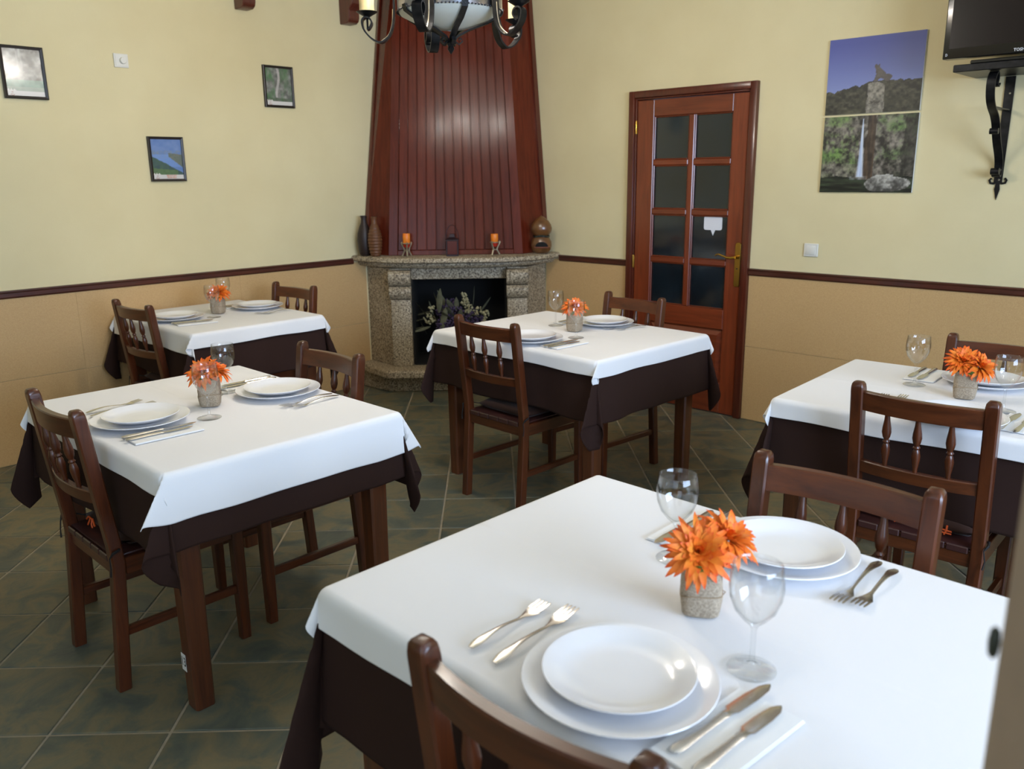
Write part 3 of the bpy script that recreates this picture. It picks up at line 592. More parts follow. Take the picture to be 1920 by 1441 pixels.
def drape(t, hang, top, rad, flare, seed, kfold, crease, thick):
    _, _, _, sx, sy, _, _ = TAB[t]; hx, hy = sx/2-rad-thick, sy/2-rad-thick; rr = random.Random(seed); ph = [rr.uniform(0, 6) for _ in range(8)]
    ear = {(1, -1): (1.0, .45), (1, 1): (.9, .8), (-1, -1): (.9, .8), (-1, 1): (.7, .7)}
    def axis(h, o0, o1, cr):
        N = 22; cs = sorted([-h+2*h*k/N for k in range(N+1)]+([c_+o_ for c_ in cr for o_ in (-.009, -.004, 0, .004, .009)] if crease else [])); st = lambda o: [o*q for q in (.015, .04, .08, .13, .2, .28, .36, .45, .54, .63, .72, .81, .9, .97, 1)]
        return [-h-q for q in reversed(st(o0))]+cs+[h+q for q in st(o1)]
    xs, ys = axis(hx, hang[0], hang[1], ()), axis(hy, hang[2], hang[3], (-.01,))
    def down(q):
        if q < rad*PI/2: a = q/rad; return rad*math.sin(a), rad*(1-math.cos(a))
        return rad, rad+(q-rad*PI/2)
    def pt(u, v):
        du, dv = max(abs(u)-hx, 0), max(abs(v)-hy, 0); su, sv = (1 if u > 0 else -1), (1 if v > 0 else -1)
        if du == 0 and dv == 0:
            z = 0
            if crease:
                z = .0006*math.exp(-((v+.01)/.005)**2)
            return (u, v, top+z)
        if du > 0 and dv > 0:
            r = math.hypot(du, dv); f = math.atan2(dv, du); s2 = math.sin(2*f); q, dz = down(r); fl_ = q+max(0, dz-.004)*flare
            t_ = f/(PI/4) if f < PI/4 else (PI/2-f)/(PI/4); first = f < PI/4; A_ = ear[(su, sv)][0 if first else 1]*kfold
            al = A_*math.sin(PI*min(1, t_*.94))**.9; out = dz*math.sin(al); bx = fl_*(1-.45*t_) if first else fl_*.55*t_; by = fl_*.55*t_ if first else fl_*(1-.45*t_)
            if first: by += out; bx -= .010*max(0, t_-.5)*min(1, dz/.1)
            else: bx += out; by -= .010*max(0, t_-.5)*min(1, dz/.1)
            return (su*(hx+bx), sv*(hy+by), top-dz*math.cos(al))
        if du > 0:
            q, dz = down(du); e_ = max(0, hy-abs(v)); wv = (.010*math.sin(v*9+ph[1]+su)+.006*math.sin(v*21+ph[2]))*min(1, dz/.2)*min(1, e_/.12)
            return (su*(hx+q+max(0, dz-.004)*flare+wv), v, top-dz+.004*math.sin(v*13+ph[3])*min(1, dz/.1)*min(1, e_/.1))
        q, dz = down(dv); e_ = max(0, hx-abs(u)); wv = (.010*math.sin(u*8+ph[4]+sv)+.006*math.sin(u*19+ph[5]))*min(1, dz/.2)*min(1, e_/.12)
        return (u, sv*(hy+q+max(0, dz-.004)*flare+wv), top-dz+.004*math.sin(u*12+ph[6])*min(1, dz/.1)*min(1, e_/.1))
    nx, ny = len(xs), len(ys); g = G(); g.add([pt(u, v) for v in ys for u in xs], [(j*nx+i, j*nx+i+1, (j+1)*nx+i+1, (j+1)*nx+i) for j in range(ny-1) for i in range(nx-1)])
    if t == 4: g.v = [(max(x_, -sx/2-.012), y_, z_) for x_, y_, z_ in g.v]
    return g
for t, a in TAB.items():
    x, y, r, sx, sy, hw, hb = a
    e = empty('dining_table', (x, y, 0), r, {1: 'rectangular wooden dining table in the right foreground, hidden under its cloths', 2: 'brown wooden dining table at left with a tag reading 13 on its leg', 3: 'brown wooden dining table standing between fireplace and door', 4: 'dining table in the back left by the wall, hidden under its cloths', 5: 'dining table at the right edge below the television'}[t], 'table', 'dining tables')
    q = .022; obj('table_top', G().box(-sx/2+q, sx/2-q, -sy/2+q, sy/2-q, .715, .7425), 'table_wood', e, bevel=.004)
    ins = .075
    for ax, ay in ((-1, -1), (1, -1), (1, 1), (-1, 1)):
        lx, ly = ax*(sx/2-ins-.01), ay*(sy/2-ins)
        lo = obj('leg', G().rings(leg_levels(lx, [(ly, .001, .029, .029), (ly, .714, .035, .035)])), 'table_wood', e, smooth=30)
        if t == 2 and ax == 1 and ay == -1:
            yy = ly-.0317; tg = obj('number_tag', G().box(lx-.030, lx-.003, yy-.0006, yy, .118, .172), 'white_print', lo, smooth=0)
            text_on('number_print', '13', .040, 'black_print', lo, lx-.0165, yy-.0009, .146, .74)
    ap = G(); ap.box(-sx/2+.12, sx/2-.12, -sy/2+.07, -sy/2+.09, .64, .7145); ap.box(-sx/2+.12, sx/2-.12, sy/2-.09, sy/2-.07, .64, .7145); ap.box(-sx/2+.09, -sx/2+.11, -sy/2+.12, sy/2-.12, .64, .7145); ap.box(sx/2-.11, sx/2-.09, -sy/2+.12, sy/2-.12, .64, .7145)
    obj('apron', ap, 'table_wood', e, smooth=0)
    b = obj('under_cloth', drape(t, hb, .7465, .014, .05, t, .38, False, .008), 'brown_cloth', None, smooth=70, loc=(x, y, 0), rot=(0, 0, r))
    tag(b, 'dark brown undercloth hanging below the white one on the '+NICK[t], 'tablecloth', 'brown undercloths')
    wv = obj('top_cloth', drape(t, hw, ZTOP-.0015, .018, .09, t, .54, True, 0), 'white_cloth', None, smooth=70, loc=(x, y, 0), rot=(0, 0, r))
    tag(wv, 'white top cloth laid over brown on the '+NICK[t], 'tablecloth', 'white tablecloths')
    for o_, th_ in ((b, .0016), (wv, .0016)):
        md = o_.modifiers.new('thick', 'SOLIDIFY'); md.thickness = th_; md.offset = -1
# chairs: table-local x, y of the back posts, relative yaw
CH = {(1, 'n'): (.093, -.50, .04), (1, 'f'): (.051, .492, .03), (2, 'n'): (.02, -.452, 0), (2, 'f'): (.0, .462, 0), (3, 'n'): (-.01, -.505, .01), (3, 'f'): (.005, .487, -.05), (4, 'n'): (.02, -.452, .05), (4, 'f'): (.03, .462, .08), (5, 'n'): (-.033, -.49, -.02), (5, 'f'): (-.02, .468, 0)}
CL = {(1, 'n'): 'wooden chair cut off by the bottom edge, its back toward the camera', (1, 'f'): 'wooden chair behind the far plates of the nearest table', (2, 'n'): 'dark wooden chair with orange-stitched cushion at the left table, back toward camera', (2, 'f'): 'wooden chair on the far side of the left table tagged 13',
      (3, 'n'): 'wooden chair with plain brown cushion in front of the middle table', (3, 'f'): 'wooden chair between the middle table and the glazed door', (4, 'n'): 'wooden chair at the left of the back left table, nearer the camera', (4, 'f'): 'small distant wooden chair beyond the back left table, by the wall',
      (5, 'n'): 'dark wooden chair with orange-stitched cushion at the right table, back toward camera', (5, 'f'): 'wooden chair beyond the right table, cut off by the right edge'}
plain = stit = None
for key, (x, y, yr) in CH.items():
    t, sd = key; emb = key in ((2, 'n'), (5, 'n')); src = stit if emb else plain
    if src is None:
        src = make_chair(CL[key], emb); o = src
        if emb: stit = src
        else: plain = src
    else: o = dup(src, label=CL[key])
    o.location = tl(t, x, y, 0); o.rotation_euler = (0, 0, TAB[t][2]+yr+(0 if sd == 'n' else PI))
# ------------------------------------------------------------------ tableware
def plate_geo(R): return G().lathe([(R*.52, 0), (R*.56, .0005), (R*.6, .0035), (R*.82, .008), (R*.97, .0175), (R, .0195), (R*.995, .021), (R*.965, .0205), (R*.8, .0115), (R*.62, .0065), (R*.5, .0055), (R*.2, .0055), (.002, .0055)], 56)
big_me = plate_geo(.146); small_me = plate_geo(.115)
def glass_geo():
    o = [(.036, 0), (.0375, .0012), (.036, .0024), (.02, .005), (.007, .009), (.0042, .015), (.0038, .04), (.004, .068), (.007, .076), (.018, .086), (.031, .102), (.0385, .122), (.0405, .138), (.0395, .155), (.0368, .1755), (.0362, .1765)]
    i = [(.0352, .1755), (.0378, .155), (.0388, .138), (.0368, .122), (.0292, .103), (.016, .088), (.006, .0805), (.001, .0795)]
    return G().lathe(o+i, 40)
gl_g = glass_geo()
def fork_geo(L):
    g = G(); n = 14; hl = L*.62
    pts = [(0, hl*k/n, .003+.006*math.sin(PI*k/n)**1) for k in range(n+1)]
    wd = [.008, .0125, .0145, .014, .0125, .0105, .009, .0078, .007, .0064, .006, .0058, .0056, .0056, .0056]
    R = []
    for (x, y, z), w_ in zip(pts, wd): R.append([(-w_/2, y, z), (-w_*.32, y, z-.0009), (w_*.32, y, z-.0009), (w_/2, y, z), (w_*.3, y, z+.0012), (-w_*.3, y, z+.0012)])
    for dy, w_, z in ((.012, .008, .0035), (.024, .015, .002), (.034, .021, .0022), (.044, .0215, .0035)): R.append([(-w_/2, hl+dy, z), (-w_*.32, hl+dy, z-.0008), (w_*.32, hl+dy, z-.0008), (w_/2, hl+dy, z), (w_*.3, hl+dy, z+.0008), (-w_*.3, hl+dy, z+.0008)])
    g.rings(R)
    for x in (-.0088, -.0030, .0030, .0088):
        g.strap([(x, hl+.040, .0035), (x, hl+.06, .0055), (x, L-.004, .0065), (x, L, .0065)], (1, 0, 0), [.0038, .0034, .0028, .0012], [.0015, .0014, .0012, .0008])
    return g
def knife_geo(L):
    g = G(); hl = L*.54; R = []
    for k, (y, w_, t_) in enumerate([(0, .008, .004), (.006, .0155, .006), (.02, .0165, .007), (hl*.6, .0125, .006), (hl*.9, .0115, .0055), (hl*.96, .014, .006), (hl, .012, .005), (hl+.006, .0135, .002), (hl+.012, .019, .0016), (L*.8, .0195, .0013), (L*.93, .015, .0011), (L*.98, .007, .0009), (L, .001, .0006)]):
        cx_ = 0 if y < hl else .002*(y-hl)/(L-hl); z = .004; R.append([(cx_-w_/2, y, z-t_*.2), (cx_-w_*.25, y, z-t_/2), (cx_+w_*.25, y, z-t_/2), (cx_+w_/2, y, z), (cx_+w_*.25, y, z+t_/2), (cx_-w_*.25, y, z+t_/2)])
    return g.rings(R)
fork_l, fork_s, knife_l, knife_s = fork_geo(.215), fork_geo(.19), knife_geo(.225), knife_geo(.20)
for g_, k_ in ((fork_l, 1.3), (fork_s, 1.3), (knife_l, 1.15), (knife_s, 1.15)): g_.v = [(x_*k_, y_, z_) for x_, y_, z_ in g_.v]
def nap_geo():
    g = G(); g.box(-.055, .05, 0, .205, 0, .0016); g.box(-.054, .048, .001, .204, .0019, .0034); return g
nap_g = nap_geo()
ME = {}
def thing(name, key, g, m, loc, rz, label, cat, group, smooth=40):
    if key not in ME:
        o = obj(name, g, m, None, smooth=smooth); ME[key] = o.data
    else: o = bpy.data.objects.new(name, ME[key]); COL.objects.link(o)
    o.location = loc; o.rotation_euler = (0, 0, rz); return tag(o, label, cat, group)
# per table and side: plate centre, forks [(x, y)...] tail end, knives, napkin, glass  (coordinates as seen from that diner, diner at -y)
SET = {(1, 'n'): dict(p=(.062, -.283), f=[(-.171, -.368), (-.112, -.372)], k=[(.205, -.36), (.247, -.372)], nap=(.232, -.375), g=(.183, -.11), fr=[.04, .09], kr=[-.09, -.07]),
       (1, 'f'): dict(p=(-.03, -.29), f=[(-.222, -.37), (-.187, -.383)], k=[(.178, -.375), (.147, -.397)], nap=(.165, -.375), g=(.115, -.132), fr=[.02, .03], kr=[.02, .0]),
       (2, 'n'): dict(p=(.014, -.232), f=[(-.215, -.315), (-.165, -.32)], k=[(.158, -.35), (.192, -.352)], nap=(.188, -.34), g=(.132, -.065), fr=[.12, .05], kr=[-.03, -.03]),
       (2, 'f'): dict(p=(-.02, -.25), f=[(-.216, -.366), (-.18, -.364)], k=[(.175, -.355), (.21, -.352)], nap=(.195, -.345), g=(.133, -.132), fr=[.1, .1], kr=[0, .02]),
       (3, 'n'): dict(p=(.036, -.288), f=[(-.19, -.375), (-.14, -.37)], k=[(.185, -.365), (.22, -.37)], nap=(.21, -.355), g=(.141, -.099), fr=[.05, .03], kr=[-.03, -.03]),
       (3, 'f'): dict(p=(-.01, -.268), f=[(-.196, -.36), (-.166, -.352)], k=[(.16, -.335), (.2, -.335)], nap=(.185, -.33), g=(.152, -.076), fr=[-.2, -.3], kr=[.1, .06]),
       (4, 'n'): dict(p=(-.01, -.24), f=[(-.2, -.34), (-.165, -.335)], k=[(.13, -.33), (.165, -.33)], nap=(.16, -.32), g=(.08, -.065), fr=[.05, .03], kr=[-.2, -.16]),
       (4, 'f'): dict(p=(.03, -.268), f=[(-.185, -.355), (-.15, -.35)], k=[(.19, -.345), (.225, -.345)], nap=(.21, -.335), g=(.2, -.15), fr=[.08, .1], kr=[.05, .03]),
       (5, 'n'): dict(p=(.01, -.31), f=[(-.242, -.335), (-.189, -.332)], k=[(.139, -.358), (.18, -.36)], nap=(.17, -.34), g=(.102, -.114), fr=[.0, .0], kr=[-.05, -.05]),
       (5, 'f'): dict(p=(.02, -.235), f=[(-.2, -.36), (-.165, -.355)], k=[(.219, -.36), (.255, -.355)], nap=(.225, -.345), g=(.214, -.072), fr=[0, 0], kr=[0, .0])}
def seen(P):
    rel = Vector(P)-Vector((0, 0, H)); dz = rel.dot(fw); return dz > .1 and abs(rel.dot(r2)/dz) < .625 and abs(rel.dot(d2)/dz) < .47
ZC = ZTOP+.0008
for (t, sd), S in SET.items():
    sg = 1 if sd == 'n' else -1; rb = TAB[t][2]+(0 if sd == 'n' else PI); side = 'camera-side' if sd == 'n' else 'far-side'; nk = NICK[t]
    def put(x, y, z): return tl(t, x*sg, y*sg, z)
    P = put(*S['p'], ZC)
    thing('dinner_plate', 'big', big_me, 'porcelain', P, 0, 'large white plate under a smaller one, %s place of the %s' % (side, nk), 'plate', 'large plates on the tables', 50)
    P = put(S['p'][0]-.004, S['p'][1]+.004, ZC+.0105)
    thing('starter_plate', 'small', small_me, 'porcelain', P, 0, 'smaller white plate stacked on top, %s place of the %s' % (side, nk), 'plate', 'small plates on the tables', 50)
    for k, (x, y) in enumerate(S['f']):
        P = put(x, y, ZC+.001); mid = put(x, y+.05, ZC)
        if seen(mid) or seen(put(x, y+.18, ZC)):
            thing('table_fork', 'fork%d' % k, fork_s if k == 0 else fork_l, 'steel', P, rb+S['fr'][k], 'steel fork, %s one beside the %s plates of the %s' % ('outer' if k == 0 else 'inner', side, nk), 'fork', 'forks on the tables')
    nx, ny = S['nap']
    if seen(put(nx, ny+.1, ZC)):
        thing('paper_napkin', 'nap', nap_g, 'paper_napkin', put(nx, ny, ZC), rb+S['kr'][0], 'folded white paper napkin under knives, %s place of the %s' % (side, nk), 'napkin', 'napkins on the tables', 0)
    for k, (x, y) in enumerate(S['k']):
        if seen(put(x, y+.1, ZC)):
            thing('table_knife', 'knife%d' % k, knife_l if k == 0 else knife_s, 'steel', put(x, y, ZC+.0038), rb+S['kr'][k], 'steel knife, %s one on the %s napkin of the %s' % ('inner' if k == 0 else 'outer', side, nk), 'knife', 'knives on the tables')
    thing('wine_glass', 'glass', gl_g, 'clear_glass', put(*S['g'], ZC+.0002), 0, 'empty stemmed wine glass of the %s place on the %s' % (side, nk), 'glass', 'wine glasses on the tables', 60)
# ------------------------------------------------------------------ flower vases
def petal_head(seed, R, layers):
    rr = random.Random(seed); g = G()
    c0, c1, c2 = lin((246, 168, 58)), lin((244, 122, 26)), lin((222, 66, 26))
    for (n, r0, r1, up, wd) in layers:
        off = rr.uniform(0, 6)
        for k in range(n):
            a = off+2*PI*k/n+rr.uniform(-.14, .14); L = (r1-r0)*rr.uniform(.82, 1.12)*R; el = up+rr.uniform(-.16, .16); w_ = wd*R*rr.uniform(.8, 1.15); ca, sa = math.cos(a), math.sin(a); tint = rr.uniform(0, .5)
            vs = []; cs = []
            for q, ww in ((0, .5), (.3, .95), (.6, 1), (.85, .6), (1, .08)):
                rad_ = r0*R+L*q*math.cos(el); z = L*q*math.sin(el)+.10*L*math.sin(PI*q)-(.16*L*q*q if up < .5 else 0)
                for s_ in (-1, 0, 1): vs.append((rad_*ca-sa*s_*w_*ww, rad_*sa+ca*s_*w_*ww, z+(.25*w_*ww if s_ else 0)))
                f_ = min(1, max(0, q*1.1-.25+tint*.5)); base_ = [c0[i]*(1-tint)+c1[i]*tint for i in range(3)]; cc_ = tuple(base_[i]*(1-f_)+(c1[i]*.5+c2[i]*.5 if q < .9 else c2[i])*f_ for i in range(3)); cs += [cc_]*3
            fs = []
            for q in range(4):
                for s_ in range(2): b_ = q*3+s_; fs.append((b_, b_+1, b_+4, b_+3))
            g.add(vs, fs, cs)
    return g
LAY = [(21, .12, 1.03, .0, .105), (20, .10, .97, .26, .105), (18, .08, .86, .52, .10), (15, .05, .72, .78, .098), (12, .02, .56, 1.05, .09), (7, .0, .40, 1.32, .085)]
heads = [obj('flower_head', petal_head(k, .056, LAY), 'petals', None, smooth=60) for k in range(3)]
head_me = [h_.data for h_ in heads]
for h_ in heads: bpy.data.objects.remove(h_)
vase_g = G(); RV = []
def rsq(r, z, n=32, p=4.2, wob=0): return [((r*(1+wob*math.sin(5*a+z*90)))*math.copysign(abs(math.cos(a))**(2/p), math.cos(a)), (r*(1+wob*math.cos(4*a)))*math.copysign(abs(math.sin(a))**(2/p), math.sin(a)), z) for a in [2*PI*i/n for i in range(n)]]
for r, z, wb in ((.0255, .0005, 0), (.029, .004, .0), (.0315, .02, .01), (.0325, .032, .02), (.0312, .0385, .03), (.0322, .046, .02), (.0318, .06, .02), (.0312, .074, .03), (.0325, .082, .04), (.030, .081, .04), (.0275, .06, .02)): RV.append(rsq(r, z, wob=wb))
vase_g.rings(RV)
lf = leaf_geo(.05, .013, .2); ME_leaf = None
VZ = {1: (.030, -.008, .55), 2: (-.012, .012, .95), 3: (.017, .029, .3), 4: (-.03, .02, .6), 5: (-.034, -.008, .15)}
VLOOK = {1: 'burlap-wrapped vase of two orange flowers on the nearest table', 2: 'burlap vase of orange flowers behind a glass, left table tagged 13', 3: 'burlap vase of orange flowers on the middle table before the fireplace', 4: 'small burlap vase of orange flowers on the back left table', 5: 'burlap vase of orange flowers with sprigs, right table under the television'}
for t, (x, y, rz) in VZ.items():
    rr = random.Random(40+t)
    e = empty('flower_vase', tl(t, x, y, ZC), TAB[t][2]+rz, VLOOK[t], 'vase', 'flower vases on the tables')
    if t == 1: vase_g.v = [(x_*1.1, y_*1.1, z_*1.14) for x_, y_, z_ in vase_g.v]; vb = obj('burlap_wrap', vase_g, 'burlap', e, smooth=50); vb_me = vb.data
    else: vb = bpy.data.objects.new('burlap_wrap', vb_me); COL.objects.link(vb); vb.parent = e
    g = G(); g.tube([(p[0]*1.12, p[1]*1.12, .0395+.004*math.sin(k*.3)) for k, p in enumerate(rsq(.0318, .0385))], .0011, 5, closed=True)
    g.tube([(.036, .004, .04), (.041, .008, .035), (.037, .01, .028), (.034, .009, .033)], .0009, 5); obj('twine', g, 'twine', vb)
    inv = Matrix.Rotation(-(TAB[t][2]+rz), 3, 'Z')
    spec = {1: [((-.012, -.012, .10), (-.1, -.75, .62)), ((.045, .02, .108), (.35, -.35, .85))], 2: [((-.008, -.008, .098), (-.1, -.6, .7)), ((.022, .015, .095), (.5, .1, .8))], 3: [((0, -.004, .10), (0, -.5, .8)), ((-.01, .02, .095), (-.4, .2, .8))], 4: [((.012, 0, .1), (.2, -.5, .8)), ((-.02, .01, .09), (-.6, -.1, .7))], 5: [((-.014, .004, .105), (-.2, -.6, .75)), ((.03, -.016, .092), (.3, -.7, .65))]}[t]
    for k, (p, nrm) in enumerate(spec):
        o = bpy.data.objects.new('flower_head', head_me[(t+k) % 3]); COL.objects.link(o); o.parent = e
        p = (p[0], p[1], p[2]+.016); o.location = inv @ Vector(p); o.rotation_euler = (inv @ Vector(nrm)).to_track_quat('Z', 'Y').to_euler(); o.scale = [1.14 if k == 0 else 1.1]*3
        q = inv @ Vector(p); obj('stem', G().tube([(q.x*.2, q.y*.2, .03), (q.x*.6, q.y*.6, .07), tuple(q)], .0018, 6), 'leaf_green', e)
    for k in range(4):
        a = rr.uniform(0, 2*PI) if k else -1.1-rz
        if ME_leaf is None: o = obj('leaf', lf, 'leaf_green', e, smooth=40); ME_leaf = o.data
        else: o = bpy.data.objects.new('leaf', ME_leaf); COL.objects.link(o); o.parent = e
        o.location = (.014*math.cos(a), .014*math.sin(a), .076); o.rotation_euler = (.25+rr.uniform(0, .4), 0, a-PI/2); o.scale = [rr.uniform(.85, 1.15)]*3
    if t in (2, 5, 4):
        g = G(); sp_ = Vector((-.06, .015, .105)) if t == 2 else Vector((.05, .03, .13)); sp_ = inv @ sp_
        for k in range(4):
            q = sp_+Vector((rr.uniform(-.015, .015), rr.uniform(-.015, .015), rr.uniform(-.02, .015))); g.tube([(0, 0, .07), (q.x*.5, q.y*.5, .09), tuple(q)], .0008, 4)
            for _ in range(6): b_ = q*(1-.3*rr.random())+Vector((rr.uniform(-.008, .008), rr.uniform(-.008, .008), rr.uniform(-.006, .008))); g.ball(tuple(b_), .0022, 5, 3)
        obj('berry_sprig', g, 'wax_orange' if t == 2 else 'dry_leaf', e)
# ------------------------------------------------------------------ prints, pictures, posters
_perm = np.random.RandomState(5).rand(256, 256)
def vn(x, y):
    xi, yi = int(math.floor(x)), int(math.floor(y)); fx, fy = x-xi, y-yi; fx = fx*fx*(3-2*fx); fy = fy*fy*(3-2*fy)
    a, b, c, d = _perm[xi & 255, yi & 255], _perm[(xi+1) & 255, yi & 255], _perm[xi & 255, (yi+1) & 255], _perm[(xi+1) & 255, (yi+1) & 255]
    return (a*(1-fx)+b*fx)*(1-fy)+(c*(1-fx)+d*fx)*fy
def fbm(x, y, o=4):
    s, a, t = 0, .5, 0
    for k in range(o): s += a*vn(x+17*k, y+31*k); t += a; x *= 2; y *= 2; a *= .5
    return s/t
def mixc(a, b, t): t = max(0, min(1, t)); return tuple(a[i]*(1-t)+b[i]*t for i in range(3))
def inpoly(u, v, P):
    r = False; j = len(P)-1
    for i in range(len(P)):
        if (P[i][1] > v) != (P[j][1] > v) and u < (P[j][0]-P[i][0])*(v-P[i][1])/(P[j][1]-P[i][1])+P[i][0]: r = not r
        j = i
    return r
WOLF = [(.50, .40), (.525, .50), (.515, .57), (.50, .605), (.52, .64), (.54, .615), (.555, .63), (.56, .585), (.60, .54), (.63, .50), (.67, .49), (.70, .465), (.685, .43), (.66, .405), (.63, .40), (.61, .43), (.575, .45), (.555, .43), (.54, .40)]
def paint_hill(u, v):
    tl_ = .25+.13*min(1, u*1.9)+.05*fbm(u*16, 3, 3)+.03*abs(math.sin(u*34+3*vn(u*9, 2)))*vn(u*18, 5)
    c = mixc((128, 140, 190), (72, 82, 152), (v-.3)/.62)
    if v < tl_:
        n = fbm(u*26, v*26, 5); c = mixc((36, 36, 28), (84, 82, 66), n*2.2-.75); c = mixc(c, (104, 100, 76), (fbm(u*7, v*7+9)*2.2-.9)*max(0, 1-v/.22))
    e1 = .44+.02*vn(v*14, 3)-.02*(.4-v); e2 = .615+.02*vn(v*11, 8)+.02*(.3-v)
    if e1 < u < e2 and v < .405-5*(u-.52)**2: n = fbm(u*34, v*28, 5); c = mixc((84, 80, 72), (156, 150, 136), n*2.2-.6); c = mixc(c, (62, 58, 50), .75 if (.125 < v < .155 and .475 < u < .59 and vn(u*80, v*70) > .35) else 0)
    if inpoly(u, v, WOLF): c = mixc((74, 68, 66), (100, 94, 88), fbm(u*40, v*40))
    return lin(c)
def paint_fall(u, v):
    n = fbm(u*17, v*13, 5); n2 = fbm(u*42+5, v*30, 3); c = mixc((40, 38, 33), (150, 142, 130), (n*.65+n2*.35)*2.9-1.0); gr = fbm(u*6+40, v*6+9)*.6+n2*.4
    if u < .4: c = mixc(c, mixc((62, 96, 44), (140, 168, 96), n2), (gr*3.4-1.3)*(1 if v > .38 else .25))
    elif u > .58: c = mixc(c, mixc((62, 92, 48), (128, 156, 92), n2), (gr*3.0-1.35)*(1 if v > .42 else .2))
    if .46+.03*vn(v*9, 1) < u < .56+.02*vn(v*8, 4): c = mixc(c, mixc((34, 26, 20), (96, 72, 52), vn(u*60, v*5)), .8)
    if u > .84+.05*vn(v*6, 2) and v > .25: c = mixc(c, (34, 34, 28), .55)
    ce, hw = .43+.008*(1-v), .006+.05*(1-v)**1.3
    if .2 < v < .96 and abs(u-ce) < hw: c = mixc(mixc((226, 234, 248), (168, 184, 214), vn(u*70, v*4)), c, (abs(u-ce)/hw)**4)
    if v < .18+.025*math.sin(u*9)+.02*n: c = mixc((18, 22, 16), (76, 90, 64), fbm(u*5, v*30)*2.0-.75)
    if .17 < v < .215 and .33 < u < .52: c = mixc(c, (206, 214, 222), .6*vn(u*30, v*40))
    q = ((u-.74)/.235)**2+((v-.115)/(.125 if u < .8 else .10))**2
    if q < 1+.5*(n-.5) and v > .015: c = mixc((66, 64, 60), (188, 186, 178), (n2*.6+n*.4)*2.0-.5+.5*(v-.12)/.12)
    return lin(c)
def strip(u, v, c, cap):
    if v < .11: c = (214, 210, 206)
    elif v < .155 and u < .24 and abs(((u*13) % 1)-.5)*.09 < .155-v: c = (222, 216, 210)
    if cap and v < .09 and .05 < u < .2 and vn(u*60, v*90) > .72: c = (170, 110, 90)
    return lin(c)
def paint_river(u, v):
    c = mixc((118, 142, 190), (90, 122, 180), fbm(u*6, v*8)*1.4-.2)
    if .52 < v < .72: c = mixc(c, (128, 136, 140), fbm(u*14, v*20)*2-.7)
    if v < .62-.0*u and v > .3: c = mixc(c, (112, 146, 204), .8)
    if u > .55 and v < .66-.1*(u-.55) and v > .60-.62*(u-.5): c = mixc((118, 118, 110), (90, 104, 96), fbm(u*20, v*20))
    if v < .56-.42*u+.03*fbm(u*12, 2): c = mixc((48, 70, 84), (66, 96, 82), fbm(u*10, v*10)*1.6-.3)
    if v < .27-.06*u and u < .82: c = mixc((70, 98, 62), (96, 122, 84), fbm(u*16, v*16))
    return strip(u, v, c, True)
def paint_grey(u, v):
    n = fbm(u*7, v*9); c = mixc((74, 72, 66), (168, 168, 160), n*1.9-.5)
    if abs(u-.45+.1*(v-.5)) < .07 and v > .5: c = mixc(c, (206, 206, 202), .6*vn(u*30, v*8))
    if v < .35: c = mixc(c, (128, 166, 146), .7)
    if v < .2: c = mixc(c, (186, 184, 172), .5)
    return strip(u, v, c, True)
def paint_green(u, v):
    n = fbm(u*8, v*9); c = mixc((84, 86, 82), (150, 150, 146), n*1.8-.4); gr = fbm(u*5+7, v*4)
    c = mixc(c, (78, 118, 78), (gr*2.6-1.0) if (u > .55 or u < .35) else 0)
    if abs(u-.46+.06*math.sin(v*6)) < .045 and v > .2: c = mixc(c, (196, 190, 188), .75)
    if v < .2: c = mixc(c, (72, 92, 68), .5)
    return strip(u, v, c, True)
def print_grid(nu, nv, x0, x1, z0, z1, y, fn): return G().grid(nu, nv, lambda a, b: (x0+(x1-x0)*a, y, z0+(z1-z0)*b), lambda a, b: fn(a, b))
def poster(s0, s1, z0, z1, fn, label):
    e = empty('wall_poster', at_r((s0+s1)/2, 0, .001), THR, label, 'poster', 'posters beside the door'); hw = (s1-s0)/2
    obj('board', G().box(-hw, hw, -.012, 0, z0, z1), 'white_print', e, smooth=0)
    p = obj('print', print_grid(130, 110, -hw, hw, z0, z1, -.0125, fn), 'print_matte', e, smooth=0)
poster(2.905, 3.390, 1.787, 2.166, paint_hill, 'blue-sky poster of an animal statue on a rock above trees')
poster(2.907, 3.392, 1.383, 1.776, paint_fall, 'poster of a white waterfall between mossy rocks, below the blue one')
def picture(s, z0, z1, wd, fn, label, tilt, caps):
    e = empty('framed_picture', at_l(s, (z0+z1)/2, .001), THL, label, 'picture', 'small framed pictures'); e.rotation_euler = (0, tilt, THL)
    hw, hh, f = wd/2, (z1-z0)/2, .014
    g = G(); R = []
    for a, y in ((0, 0), (0, -.018), (.004, -.020), (f, -.017), (f, -.008)): R.append([(-hw+a, y, -hh+a), (hw-a, y, -hh+a), (hw-a, y, hh-a), (-hw+a, y, hh-a)])
    g.rings(R, True, False); obj('frame', g, 'frame_dark', e, smooth=20)
    obj('print', print_grid(60, 80, -hw+f, hw-f, -hh+f, hh-f, -.010, fn), 'print_gloss', e, smooth=0)
    for k, (tx_, zz, xx) in enumerate(caps): text_on('caption', tx_, .0125, 'orange_print', e, xx, -.0104, -hh+f+zz, .8)
picture(3.043, 1.90, 2.155, .205, paint_grey, 'black-framed print at the left edge, grey rocks with pale glare', 0, [])
picture(2.343, 1.481, 1.731, .208, paint_river, 'black-framed print of a blue river valley, lowest of three', 0, [('MIRADOURO', .018, .018), ('PEDRA BELA', .007, .018)])
picture(1.567, 1.928, 2.178, .212, paint_green, 'black-framed print of a green rocky stream, nearest the chimney hood', 0, [])
th = empty('wall_dimmer', at_l(2.54, 2.128, .001), THL, 'white square wall dimmer with round knob between the pictures', 'dimmer')
